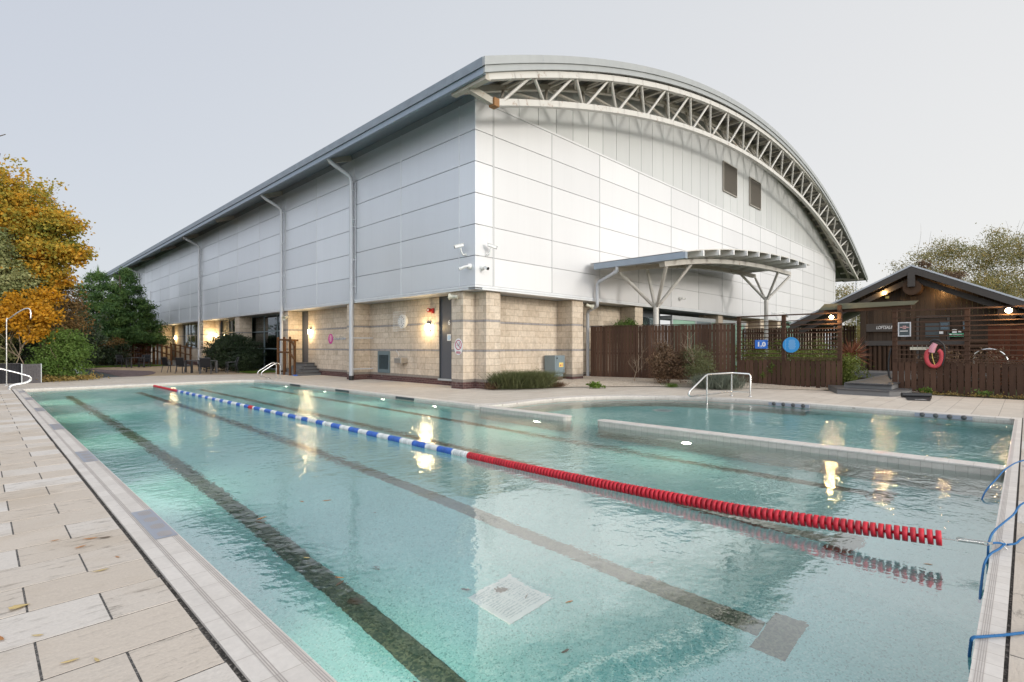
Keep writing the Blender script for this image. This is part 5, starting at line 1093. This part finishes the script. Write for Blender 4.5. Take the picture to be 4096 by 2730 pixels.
dr = MB().box(31.9,31.98,2.72,3.72,.34,2.85).build('sauna_door', MT['sauna'], sa); MB().box(31.87,31.895,2.98,3.50,1.96,2.62).build('door_window', MT['blank'], dr); MB().box(31.88,31.98,3.74,3.84,.3,2.9).box(31.88,31.98,2.6,2.7,.3,2.9).box(31.88,31.98,2.6,3.84,2.88,2.98).build('door_frame', MT['saunad'], dr)
sg = MB().box(31.82,31.86,4.35,5.95,2.26,2.66).build('name_board', MT['saunad'], sa); text_part('lettering','LOFTSAUNA',.225,(31.815,5.03,2.46),'-X',MT['inkw'],sg,.002,.66,.18)
for y, z, r in ((YS,4.33,.36),(YS-3.3,2.95,.32),(YS+3.3,2.9,.3)): MB().cyl((31.15,y,z),(32.0,y,z),r,20).build('log_end', MT['log'], sa)
# things on the sauna wall
o = thing('exit_sign', (31.85,2.4,2.05), 'green emergency sign on the sauna wall', 'sign'); MB().box(31.84,31.87,2.1,2.62,1.97,2.13).build('plate', MT['green'], o); m = MB(); m.box(31.833,31.839,2.52,2.60,2.0,2.10).box(31.833,31.839,2.16,2.48,2.03,2.07); m.build('symbols', MT['inkw'], o)
for y,z,w_,h_,lab,mt in ((2.42,2.22,.17,.18,'white alarm call point above the green sign','paper'),(2.24,2.22,.11,.12,'small white switch beside the alarm call point','paper'),(3.05-.62,2.62,.0,.0,'',''),(2.95-.05,2.16,.15,.12,'white socket on the sauna wall right of the door','paper'),(5.0,3.97,.16,.12,'small yellow box under the sauna lamp','yellow')):
    if w_: o = solo('wall_switch' if mt == 'paper' else 'junction_box', MB().box(31.80,31.84,y-w_/2,y+w_/2,z-h_/2,z+h_/2), MT[mt], lab, 'switch' if mt == 'paper' else 'box', bevel=.008)
for y,lab in ((2.78,'larger dark notice sheet on the sauna wall'),(2.05,'narrow dark notice sheet by the fence post')):
    o = thing('notice_sheet', (31.85,y,2.5), lab, 'notice'); w_ = .36 if y > 2.5 else .16; MB().box(31.84,31.85,y-w_/2,y+w_/2,2.28,2.72).build('sheet', MT['blank'], o); m = MB()
    for k in range(5): m.box(31.834,31.839,y-w_*.36,y+w_*.36,2.34+k*.06,2.347+k*.06)
    m.build('text_lines', MT['inkl'], o)
MB().box(31.98,32.0,-1.6,1.2,.3,2.9)
board_fence('board_fence', (27.5,1.1), (27.5,-3.6), 0, 2.3, 'reddish brown board fence behind the slats at the right picture edge', 'redfence', .16, .01, back=1)
solo('stacked_logs', MB().cyl((31.7,.2,1.75),(31.7,2.0,1.72),.12,10).cyl((31.72,.3,1.52),(31.72,2.1,1.5),.11,10), MT['log'], 'two horizontal logs against the sauna wall under the notices', 'logs')
o = thing('plunge_pool_rail', (24.5,1.0,0), 'white arched handrail of a plunge pool behind the slats', 'handrail')
MB().tube(smooth([(24.4,1.35,.3),(24.4,1.34,1.1),(24.4,1.22,1.33),(24.4,.95,1.42),(24.4,.66,1.33),(24.4,.5,1.1),(24.4,.4,.6)]), .03, 10).build('rail', MT['chrome'], o)
o = solo('hose', MB().tube(smooth([(21.3,3.24,1.45),(21.3,3.30,1.1),(21.3,3.31,.75),(21.3,3.28,.5),(21.3,3.22,.42)]), .03, 8), MT['black'], 'black hose hanging on the inner side of the right fence post', 'hose')
# ------------------------------------------------------------------ plants
def quad_mesh(name, P, U, V, mat, parent):
    n = len(P); o = ORG.get(parent.name, Vector()) if parent else Vector()
    co = np.empty((n,4,3)); co[:,0] = P-U; co[:,1] = P+V; co[:,2] = P+U; co[:,3] = P-V; co -= np.array(o)
    me = bpy.data.meshes.new(name); me.vertices.add(n*4); me.vertices.foreach_set('co', co.ravel())
    me.loops.add(n*4); me.loops.foreach_set('vertex_index', np.arange(n*4, dtype=np.int32))
    me.polygons.add(n); me.polygons.foreach_set('loop_start', np.arange(0,n*4,4,dtype=np.int32)); me.polygons.foreach_set('loop_total', np.full(n,4,dtype=np.int32))
    me.materials.append(mat); me.update(); me.validate()
    ob = bpy.data.objects.new(name, me); COL.objects.link(ob)
    if parent: ob.parent = parent; ORG[ob.name] = o.copy()
    return ob
def unit(a): return a/np.maximum(np.linalg.norm(a,axis=1,keepdims=True),1e-9)
def crown(name, blobs, size, per, cr, mat, parent, aspect=.55, inner=.5, up=.25, droop=0.):
    Ps = []
    for cx,cy,cz,rx,ry,rz,nc in blobs:
        d = unit(RNG.normal(size=(nc,3))); r = inner+(1-inner)*RNG.random((nc,1))**.6
        c = d*r*np.array([rx,ry,rz])*(1+.16*RNG.normal(size=(nc,1)))+np.array([cx,cy,cz])
        p = np.repeat(c, per, 0)+RNG.normal(size=(nc*per,3))*cr*np.array([1,1,.6]); Ps.append(p)
    P = np.concatenate(Ps); P = P[P[:,2] > .03]; n = len(P)
    u = unit(RNG.normal(size=(n,3))+np.array([0,0,-droop])); w = unit(np.cross(u, RNG.normal(size=(n,3))+np.array([0,0,up])))
    s = size*(.6+.8*RNG.random((n,1)))
    return quad_mesh(name, P, u*s*.5, w*s*aspect*.5, mat, parent)
def branches(name, base, h, r, n, spread, mat, parent, lvl=2, seed=1, lean=(0,0)):
    rnd = random.Random(seed); m = MB()
    def limb(p, d, ln, rad, k):
        pts = [p]; q = p.copy(); dd = d.copy()
        for i in range(5):
            dd = (dd+Vector((rnd.uniform(-1,1),rnd.uniform(-1,1),rnd.uniform(-.3,.5)))*.16).normalized(); q = q+dd*ln/5; pts.append(q.copy())
        m.tube(pts, [rad*(1-.14*i) for i in range(6)], 7 if k > 0 else 5)
        if k > 0:
            for j in range(n):
                t = rnd.randint(2,5); b = pts[t]; a = rnd.uniform(0,2*PI); nd = (dd*.55+Vector((math.cos(a)*spread,math.sin(a)*spread,rnd.uniform(.1,.7)))).normalized(); limb(b, nd, ln*rnd.uniform(.45,.7), rad*.45, k-1)
    limb(Vector(base), Vector((lean[0],lean[1],1)).normalized(), h, r, lvl); return m.build(name, mat, parent)
def blades(name, base, n, h, w, spread, mat, parent, curl=.3):   # base: function -> (x,y,z)
    P = np.array([base() for _ in range(n)]); d = RNG.normal(size=(n,2))*spread; hh = h*(.6+.6*RNG.random(n))
    tip = P+np.column_stack([d[:,0]*hh,d[:,1]*hh,hh]); mid = (P+tip)/2+np.column_stack([-d[:,0]*hh*curl*.3,-d[:,1]*hh*curl*.3,hh*.06])
    a = RNG.random(n)*2*PI; s = np.column_stack([np.cos(a),np.sin(a),np.zeros(n)])*w
    U = (tip-P)/2; C = (tip+P)/2
    return quad_mesh(name, np.concatenate([C]), U, s, mat, parent)
F_oak = foliage('autumn_oak_leaves', [(.0,(.12,.15,.025)),(.28,(.27,.27,.05)),(.5,(.47,.34,.05)),(.75,(.64,.34,.03)),(1,(.56,.22,.02))], .4)
F_orange = foliage('orange_leaves', [(.0,(.24,.17,.03)),(.35,(.52,.28,.025)),(.7,(.62,.30,.015)),(1,(.48,.17,.01))], .4)
F_ivy = foliage('variegated_ivy', [(0,(.05,.09,.025)),(.4,(.17,.20,.075)),(.8,(.36,.36,.16)),(1,(.45,.43,.20))], .25)
F_brown = foliage('brown_leaves', [(0,(.07,.05,.02)),(.5,(.20,.12,.045)),(1,(.26,.17,.05))], .3)
F_con = foliage('conifer_sprays', [(0,(.02,.05,.018)),(.3,(.045,.10,.03)),(.65,(.085,.155,.04)),(1,(.15,.22,.05))], .15)
F_green = foliage('green_shrub_leaves', [(0,(.04,.075,.018)),(.4,(.10,.175,.035)),(.8,(.17,.26,.06)),(1,(.22,.31,.09))], .3)
F_dark = foliage('dark_evergreen_leaves', [(0,(.012,.022,.010)),(.5,(.03,.05,.022)),(.85,(.055,.08,.035)),(1,(.10,.125,.07))], .15, rough=.4)
F_hedge = foliage('hedge_leaves', [(0,(.05,.06,.015)),(.4,(.10,.13,.025)),(.75,(.17,.20,.04)),(1,(.26,.26,.07))], .3)
F_birch = foliage('birch_leaves', [(0,(.13,.14,.06)),(.4,(.24,.235,.10)),(.7,(.36,.29,.11)),(1,(.50,.31,.07))], .4)
F_lav = foliage('lavender_stems', [(0,(.05,.065,.025)),(.4,(.11,.125,.05)),(.75,(.16,.165,.075)),(1,(.19,.13,.12))], .2, clump=.5)
F_lav2 = foliage('grey_lavender', [(0,(.07,.085,.06)),(.6,(.15,.17,.13)),(1,(.22,.22,.18))], .2, clump=.5)
F_dead = foliage('dead_brown_stems', [(0,(.05,.03,.02)),(.6,(.15,.09,.05)),(1,(.24,.16,.10))], .2)
F_cord = foliage('red_cordyline_blades', [(0,(.11,.04,.028)),(.5,(.25,.10,.055)),(1,(.40,.21,.11))], .3)
F_grass = foliage('grass_blades', [(0,(.05,.09,.012)),(.6,(.11,.19,.025)),(1,(.17,.25,.04))], .35)
F_litter = foliage('leaf_litter', [(0,(.10,.07,.03)),(.5,(.26,.19,.06)),(1,(.40,.27,.07))], .1)
# oak
o = thing('oak_tree', (-.6,35,0), 'large autumn oak turning orange and green at the left edge', 'tree')
crown('crown', [(.3,34.4,8.3,2.3,2.3,1.75,250),(1.2,33.6,7.6,1.9,1.9,1.7,230),(2.1,32.6,7.0,1.3,1.3,1.0,120),(2.75,31.95,7.15,.8,.8,.42,55),(2.3,32.4,5.9,1.25,1.25,.75,110),(3.0,31.6,5.85,.75,.75,.45,60),(1.6,33.1,4.9,1.5,1.5,1.0,130),(2.4,32.2,4.7,.8,.8,.6,45),(.4,34.6,6.3,2.0,2.2,1.8,170),(-2,36,8.5,3,3,2.6,150)], .14, 34, .20, F_oak, o, aspect=.7, inner=.35)
branches('trunk', (-.6,35,0), 8.2, .34, 6, .9, MT['bark'], o, 2, 3, (.16,-.14))
crown('low_boughs', [(1.2,30.9,2.75,.8,.7,.5,70),(1.9,30.2,2.85,.55,.5,.42,50),(1.7,30.5,2.2,.5,.5,.45,45),(.5,31.3,2.6,.8,.8,.5,50),(1.5,31.0,3.5,.7,.7,.45,50),(2.2,31.2,3.7,.5,.5,.4,30)], .125, 30, .16, F_orange, o, aspect=.7)
o = thing('ivy_mass', (.6,32.4,0), 'pale variegated ivy climbing beneath the autumn oak', 'ivy')
crown('foliage', [(.6,32.3,5.7,.75,.7,1.0,110),(.9,32.0,4.6,.8,.7,.8,110),(1.35,31.5,4.0,.6,.55,.9,70),(.2,32.6,3.4,.9,.9,1.3,110),(.3,32.4,1.7,1.0,.8,1.1,110)], .10, 30, .15, F_ivy, o, aspect=.8); branches('stem', (.5,32.8,0), 5, .12, 4, .5, MT['bark'], o, 1, 5)
o = thing('brown_beech_shrub', (2.3,33.5,0), 'tall shrub with dull brown leaves between oak and conifers', 'shrub')
crown('foliage', [(2.5,33.4,3.8,1.0,1.0,1.2,100),(2.9,33.2,2.9,.9,.9,1.3,80)], .12, 26, .22, F_brown, o); branches('stem', (2.3,33.5,0), 3.4, .07, 5, .6, MT['twigd'], o, 2, 8)
for i,(x,y,h,lab) in enumerate(((7.3,57.2,7.9,'dark green conifer nearer the autumn oak'),(9.0,55.6,7.9,'dark green conifer nearer the grey hall'))):
    o = thing('conifer_tree', (x,y,0), lab, 'tree', 'dark conifers at the far end')
    bl = []
    for k in range(17):
        t = k/16; z = 1.9+t*(h-2.1); rr = 3.1*(1-t)**.62+.12; m_ = max(3,int(9*(1-t)+2))
        for j in range(m_):
            a = j*2*PI/m_+k*1.7; q = rr*random.uniform(.55,1.05); bl.append((x+math.cos(a)*q*.8,y+math.sin(a)*q*.8,z+random.uniform(-.15,.3),.5*rr/2.75+.16,.5*rr/2.75+.16,.12,int(6+6*rr/2.75)))
    crown('foliage', bl, .30, 26, .23, F_con, o, aspect=.2, inner=.2, up=.5, droop=-.35); branches('trunk', (x,y,0), h*.97, .16, 3, .9, MT['bark'], o, 0, 20+i); blades('leader', lambda: (x,y,h-.3), 30, .9, .02, .12, F_con, o)
o = thing('green_shrub', (2.8,30.9,0), 'bright green leafy shrub with bare pale stems by the black planter', 'shrub')
crown('foliage', [(2.65,30.7,1.85,.62,.6,.45,75),(3.0,30.45,1.3,.6,.6,.42,70),(2.35,31.0,1.15,.6,.6,.5,70),(2.75,30.7,.65,.75,.7,.5,90),(2.1,31.1,.6,.5,.5,.45,40)], .11, 32, .15, F_green, o, aspect=.42, droop=.3); branches('stem', (2.6,30.8,0), 1.6, .035, 5, .7, MT['twig'], o, 1, 31)
for i,(x,y,h) in enumerate(((1.6,30.9,1.9),(2.0,31.2,2.0),(1.0,30.7,1.8))):
    o = thing('bare_shrub', (x,y,0), ('bare pale twigs rising behind the black planter, left of centre','bare pale twigs between the planter and the bright green shrub','bare pale twigs directly beside the shower pole')[i], 'shrub', 'bare stems behind the planter'); branches('stems', (x,y,0), h, .025, 4, .7, MT['twig'], o, 2, 40+i, (.2*(i-1),0))
for i,(bl,lab) in enumerate((([(3.4,38.5,1.9,1.6,1.8,1.9,190),(2.0,37,2.2,1.6,1.6,2.0,170)],'dark evergreen thicket behind the bright green shrub'),([(-.3,36.2,2.2,1.8,1.4,2.2,200),(.6,34,1.2,1.2,1.0,1.2,110)],'dark evergreen thicket under the autumn oak'),([(4.2,46,1.8,1.5,2.5,1.7,170),(3.8,51,2.5,2.0,2.4,2.4,180)],'dark evergreen thicket along the far side of the tarmac path'))):
    o = thing('evergreen_thicket', (bl[0][0],bl[0][1],0), lab, 'shrub', 'dark thickets behind the path'); crown('foliage', bl, .17, 34, .26, F_dark, o); branches('stems', (bl[0][0],bl[0][1],0), 2.2, .06, 4, .6, MT['twigd'], o, 1, 50+i)
o = thing('clipped_hedge', (6.3,51,0), 'rounded hedge with a reddish top left of the wooden gate', 'hedge')
crown('foliage', [(6.0,51.5,.9,1.4,1.2,1.0,190),(7.4,52.6,.95,1.3,1.2,1.1,170),(4.9,50.6,.8,1.1,1.1,.9,120)], .12, 28, .2, F_dark, o, inner=.75); crown('reddish_top', [(6.3,51.6,1.75,1.3,1.1,.3,60),(7.5,52.4,1.9,.9,.9,.3,45)], .12, 18, .15, F_brown, o)
o = thing('round_evergreen_bush', (11.4,35.6,0), 'large rounded dark evergreen bush in front of the glass wall', 'bush')
crown('foliage', [(11.2,35.8,1.15,1.0,1.15,1.05,330),(11.9,35.0,1.0,.8,.9,.9,220),(10.75,37.2,.85,.65,1.1,.8,190),(11.5,34.2,.6,.75,.6,.6,150),(11.3,36.2,1.7,.8,1.0,.5,160)], .085, 36, .11, F_dark, o, inner=.8, aspect=.6); branches('stem', (11.4,35.6,0), 1.2, .06, 4, .7, MT['twigd'], o, 1, 61)
o = thing('bare_climber', (12.4,37.4,0), 'bare arching twigs rising behind the round bush against the glass', 'shrub'); branches('stems', (12.3,37.3,.2), 2.4, .02, 4, .7, MT['twigd'], o, 2, 66)
tag(blades('grass_patch', lambda: (random.uniform(10.8,12.5),random.uniform(31.5,33.8),-.03), 2600, .09, .008, .5, F_grass, None), kind='stuff')
tag(blades('lawn_edge_grass', lambda: (random.uniform(5.4,10.8),random.uniform(48.8,50.5),-.05), 3500, .12, .012, .5, F_grass, None), kind='stuff')
o = crown('leaf_litter', [(2.6,30.4,.02,1.3,.8,.04,120),(3.3,31.4,.02,.6,.6,.04,60),(1.9,30.1,.03,.5,.3,.05,40)], .09, 20, .16, F_litter, None); tag(o, kind='stuff')
# spa side planting
def lav_base(): 
    t = random.random(); r = abs(random.gauss(0,.24)); a = random.uniform(0,2*PI); return (12.98+1.5*t+r*math.cos(a), 13.22-.64*t+r*math.sin(a), .0)
o = thing('lavender_bush', (13.8,12.9,0), 'long low lavender bush at the foot of the corner pier', 'bush'); blades('stems', lav_base, 6500, .58, .010, .62, F_lav, o); crown('foliage', [(13.3,13.1,.25,.5,.4,.3,60),(14.1,12.75,.28,.5,.4,.32,60),(14.4,12.65,.22,.4,.35,.25,40)], .07, 40, .10, F_lav, o, aspect=.25, up=1)
o = thing('dead_clump', (12.75,13.2,0), 'small brown dead clump between lavender and corner pier', 'plant'); blades('stems', lambda: (12.62+random.gauss(0,.1),13.35+random.gauss(0,.1),0), 500, .26, .008, .5, F_dead, o)
o = thing('dead_clump', (15.1,12.35,0), 'small brown dead clump at the gravel end of the lavender', 'plant'); blades('stems', lambda: (15.0+random.gauss(0,.15),12.4+random.gauss(0,.1),0), 500, .20, .008, .6, F_dead, o)
o = thing('brown_shrub', (18.9,10.0,.1), 'withered brown shrub against the dark board fence', 'shrub'); crown('foliage', [(18.85,10.1,.75,.55,.6,.62,120),(19.2,10.35,1.25,.28,.3,.35,40),(18.9,9.5,.8,.5,.45,.5,80)], .07, 34, .11, F_dead, o); branches('stem', (18.9,10,.05), 1.3, .03, 5, .6, MT['twigd'], o, 2, 71)
o = thing('green_shrub', (19.0,8.9,.1), 'loose green shrub growing beside the withered brown one', 'shrub'); crown('foliage', [(19.1,9.0,.95,.5,.5,.55,110),(18.8,8.6,.6,.5,.5,.5,90)], .06, 34, .11, F_lav, o, aspect=.3); branches('stem', (19.0,8.9,.05), 1.1, .025, 5, .7, MT['twig'], o, 2, 72)
o = thing('grey_lavender', (18.5,7.8,0), 'low grey green lavender behind the spa handrail', 'bush'); blades('stems', lambda: (18.55+random.gauss(0,.32),7.9+random.gauss(0,.32),.0), 2600, .5, .010, .5, F_lav2, o)
o = thing('rosette_weed', (15.72,10.95,.02), 'bright green leafy weed alone on the cream gravel', 'plant'); crown('leaves', [(15.72,11.15,.10,.30,.25,.08,26)], .10, 16, .05, F_grass, o, aspect=.4)
o = thing('grass_tuft', (17.9,8.95,.02), 'thin grass tuft on the gravel in front of the brown shrub', 'plant'); blades('blades', lambda: (17.95+random.gauss(0,.10),9.35+random.gauss(0,.10),.0), 220, .16, .006, .7, F_grass, o)
o = thing('bare_shrub', (19.2,11.8,.1), 'small bare twiggy shrub on the gravel in front of the board fence', 'shrub'); branches('stems', (18.7,11.4,.1), .85, .016, 6, .9, MT['twig'], o, 2, 77)
o = thing('bushy_evergreen', (21.6,14.3,0), 'green bush top showing over the dark board fence', 'bush'); crown('foliage', [(21.4,13.7,2.1,.9,.5,.55,110),(21.9,13.6,2.45,.35,.35,.35,40)], .10, 26, .12, F_green, o, aspect=.4)
for bl, lab, mt in (([(25.2,10.3,.7,1.3,1.5,.95,190),(27,8.6,.7,1.4,1.2,1.0,190),(28.6,7.2,.7,1.2,1.2,.95,150)],'taller green hedge nearest the far board fence',F_hedge),([(23.0,7.6,.55,.6,.9,.72,120),(23.2,6.2,.55,.6,.9,.75,120),(23.3,5.0,.5,.5,.7,.7,80)],'lower green hedge right behind the blue signs',F_hedge),([(22.9,2.2,.6,.5,.7,.72,100),(22.9,.9,.6,.5,.8,.70,100),(22.8,-.4,.6,.5,.8,.7,90)],'low scrubby hedge behind the slats below the poster',F_dead)):
    o = thing('garden_hedge', (bl[0][0],bl[0][1],0), lab, 'hedge', 'low hedges in the sauna garden'); crown('foliage', bl, .075, 34, .13, mt, o, inner=.7)
o = thing('yellow_green_shrub', (22.0,4.5,0), 'leafy pale green shrub just inside the gap left of the boardwalk', 'shrub'); crown('foliage', [(22.1,4.72,.70,.17,.17,.5,45),(22.1,4.70,.32,.25,.25,.3,40)], .07, 30, .10, F_hedge, o); branches('stem', (22.2,4.75,0), .7, .02, 4, .5, MT['twig'], o, 1, 79)
o = thing('cordyline', (27.0,5.55,0), 'spiky red brown cordyline plant inside the fence opening', 'plant'); MB().cyl((27.0,5.55,-.05),(27.02,5.55,1.1),.07,8).build('stem', MT['twigd'], o)
n_ = 150; d_ = unit(RNG.normal(size=(n_,3))*np.array([1,1,.7])+np.array([0,0,.35])); ln_ = (.55+.5*RNG.random((n_,1))); w_ = unit(np.cross(d_, RNG.normal(size=(n_,3))))
quad_mesh('blades', np.array([27.0,5.55,1.15])+d_*ln_*.5, d_*ln_*.5, w_*.022, F_cord, o)
o = thing('vine_sprig', (20.95,6.95,.5), 'small green vine sprig poking through the slatted fence boards', 'plant'); crown('leaves', [(20.97,6.95,.72,.03,.13,.16,12),(20.97,7.2,.42,.03,.08,.1,7)], .07, 8, .04, F_grass, o, aspect=.3)
o = thing('weed', (20.95,2.3,.02), 'small yellow green weed behind the black mat', 'plant'); crown('leaves', [(20.95,2.3,.12,.10,.16,.10,14)], .07, 10, .05, F_grass, o)
o = thing('weed', (20.95,.95,.02), 'small weed in the soil below the right fence, nearer the picture edge', 'plant'); crown('leaves', [(20.95,.95,.10,.10,.14,.08,12)], .07, 10, .05, F_green, o)
o = crown('dry_leaf_litter', [(20.9,1.0,.02,.12,1.5,.02,70),(20.8,-.1,.03,.1,.4,.05,30)], .06, 14, .07, F_litter, None); tag(o, kind='stuff')
# trees behind the sauna
def birch(x, y, h, r, lab, seed, mt=F_birch, n=190, low=.10):
    o = thing('birch_tree', (x,y,0), lab, 'tree', 'thin leaved trees behind the sauna'); rnd = random.Random(seed); bl = []
    for k in range(22):
        t = low+(1-low)*rnd.random(); q = r*(1-abs(t-.55)*1.1)*rnd.random(); a = rnd.uniform(0,2*PI); bl.append((x+math.cos(a)*q,y+math.sin(a)*q,h*t,r*.42,r*.42,h*.09,max(5,n//13)))
    crown('crown', bl, .18, 46, .55, mt, o, inner=.2, aspect=.55, droop=.5); branches('trunk', (x,y,0), h*.6, .12, 6, .5, MT['birch'], o, 2, seed)
birch(74.5,8.8,12.0,3.4,'thin leaved tree just right of the sauna ridge',101,n=190); birch(77.5,6.0,13.0,3.4,'thin leaved tree with an orange patch second from the sauna ridge',102,n=190); birch(81,3.2,13.4,3.4,'pale stemmed tree midway over the right sauna slope',103,n=190); birch(83.5,.6,14.4,3.6,'tallest thin leaved tree at the right picture edge',104,n=190)
birch(86,-3,14.0,3.6,'thin leaved tree cut off by the right picture edge',105); birch(72,12.5,7.6,2.6,'low thin tree left of the sauna ridge',106,n=90); birch(69.5,15.0,8.4,2.4,'low orange tinged tree in the gap beside the hall',107,n=110); birch(80,9.5,8.0,3.0,'bushy tree low behind the sauna ridge',108,n=170,low=.05)
birch(78,13.5,7.8,3.0,'bushy tree behind the sauna roof\'s left slope',109,n=150,low=.05); birch(88,3.5,9.0,3.6,'bushy tree low behind the right sauna slope',110,n=190,low=.05); birch(76.5,7.4,7.2,1.6,'small orange leaved tree in front of the pale trees',111,F_orange,60,.2)
tb = []
for k in range(16): tb.append((-26+random.uniform(-3,3), -12+k*5.2, 3.6+random.uniform(-.8,.8), 3.4,3.4,3.4+random.uniform(-.6,.9), 50))
tag(crown('tree_belt', tb, .5, 22, .7, F_dark, None, inner=.5), kind='stuff')
tb = [(98+random.uniform(-3,3), -16+k*2.6, 5.2+random.uniform(-.8,.8)-(2.4 if k > 9 else 0), 3.4,2.4,4.6, 60) for k in range(15)]
tag(crown('far_wood', tb, .36, 40, .8, F_birch, None, inner=.2), kind='stuff')
o = thing('lamp_column', (70,13.9,0), 'thin grey lamp column in the gap beside the sauna roof', 'lamp post'); MB().cyl((70,13.9,0),(70,13.9,9.0),.06,8).build('column', MT['pipe'], o); MB().bar((70,13.9,9.0),(70,13.0,9.1),.08,.06).build('lantern', MT['pipe'], o)
o = thing('roof_moss', (32,3.6,5.3), 'dark turf clump and stump on the sauna ridge', 'plant'); crown('turf', [(34.5,2.9,5.02,1.6,.8,.18,60),(33,3.7,5.5,.35,.2,.3,16)], .10, 24, .10, F_dead, o)
# ------------------------------------------------------------------ light, sky, camera
sunv = Vector((.16,-1,.24)).normalized()
sl_ = bpy.data.lights.new('sun','SUN'); sl_.energy = 1.3; sl_.angle = R(11); sl_.color = (1,.95,.88)
so = bpy.data.objects.new('sun', sl_); COL.objects.link(so); so.rotation_euler = sunv.to_track_quat('Z','Y').to_euler(); so.location = (0,-20,20)
wd = bpy.data.worlds.new('World'); S.world = wd; wd.use_nodes = True; nt = wd.node_tree; bg = nt.nodes['Background']
sk = N(nt,'ShaderNodeTexSky'); sk.sky_type = 'NISHITA'; sk.sun_disc = False; sk.sun_elevation = math.asin(sunv.z); sk.sun_rotation = math.atan2(sunv.x, sunv.y); sk.dust_density = 2.5
tc = N(nt,'ShaderNodeTexCoord'); sp = N(nt,'ShaderNodeSeparateXYZ'); L(nt, tc.outputs['Generated'], sp.inputs[0])
side = M(nt,'ADD', M(nt,'MULTIPLY', sp.outputs[0], .7), M(nt,'MULTIPLY', sp.outputs[1], -.71))
t = M(nt,'ADD', M(nt,'ADD', M(nt,'MULTIPLY', side, .50), .62), M(nt,'MULTIPLY', M(nt,'ABSOLUTE', sp.outputs[2]), -.52))
gradc = ramp(nt, t, [(0,(.535,.567,.64)),(.3,(.635,.66,.70)),(.62,(.725,.732,.745)),(1,(.83,.82,.80))])
dot = M(nt,'ADD', M(nt,'ADD', M(nt,'MULTIPLY', sp.outputs[0], sunv.x), M(nt,'MULTIPLY', sp.outputs[1], sunv.y)), M(nt,'MULTIPLY', sp.outputs[2], sunv.z))
glow = M(nt,'MULTIPLY', M(nt,'POWER', M(nt,'MAXIMUM', dot, 0.), 5.), 5.)
gcol = mix(nt, 1., gradc, (10,10,10), 'MULTIPLY')
gl = N(nt,'ShaderNodeCombineXYZ'); L(nt, glow, gl.inputs[0]); L(nt, M(nt,'MULTIPLY', glow, .93), gl.inputs[1]); L(nt, M(nt,'MULTIPLY', glow, .82), gl.inputs[2])
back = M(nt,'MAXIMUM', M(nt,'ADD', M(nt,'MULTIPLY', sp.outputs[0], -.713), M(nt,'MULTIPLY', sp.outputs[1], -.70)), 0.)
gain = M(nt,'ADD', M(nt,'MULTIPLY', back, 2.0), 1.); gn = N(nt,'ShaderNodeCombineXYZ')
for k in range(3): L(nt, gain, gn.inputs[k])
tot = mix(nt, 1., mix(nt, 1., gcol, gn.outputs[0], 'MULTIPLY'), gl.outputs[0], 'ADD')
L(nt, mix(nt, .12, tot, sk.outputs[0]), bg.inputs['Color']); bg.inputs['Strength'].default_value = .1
cam = bpy.data.cameras.new('camera'); cam.lens = 36*2100/4096; cam.sensor_width = 36; cam.sensor_fit = 'HORIZONTAL'; cam.shift_y = 23/4096; cam.clip_end = 2000; cam.clip_start = .05
co = bpy.data.objects.new('camera', cam); COL.objects.link(co); co.location = (0,0,1.5); co.rotation_euler = (R(90),0,math.atan2(math.sin(math.atan((4110-2048)/2100)), math.cos(math.atan((4110-2048)/2100)))-R(90))
S.camera = co
S.view_settings.view_transform = 'Standard'; S.view_settings.look = 'None'; S.view_settings.exposure = .23; S.view_settings.gamma = 1
S.cycles.max_bounces = 10; S.cycles.diffuse_bounces = 4; S.cycles.glossy_bounces = 4; S.cycles.transmission_bounces = 8; S.cycles.transparent_max_bounces = 16
S.cycles.caustics_reflective = False; S.cycles.use_denoising = True; S.cycles.sample_clamp_indirect = 6.; S.cycles.blur_glossy = .3; S.cycles.use_adaptive_sampling = True; S.cycles.adaptive_threshold = .01
try: S.cycles.denoiser = 'OPENIMAGEDENOISE'; S.cycles.denoising_input_passes = 'RGB_ALBEDO_NORMAL'
except Exception: pass
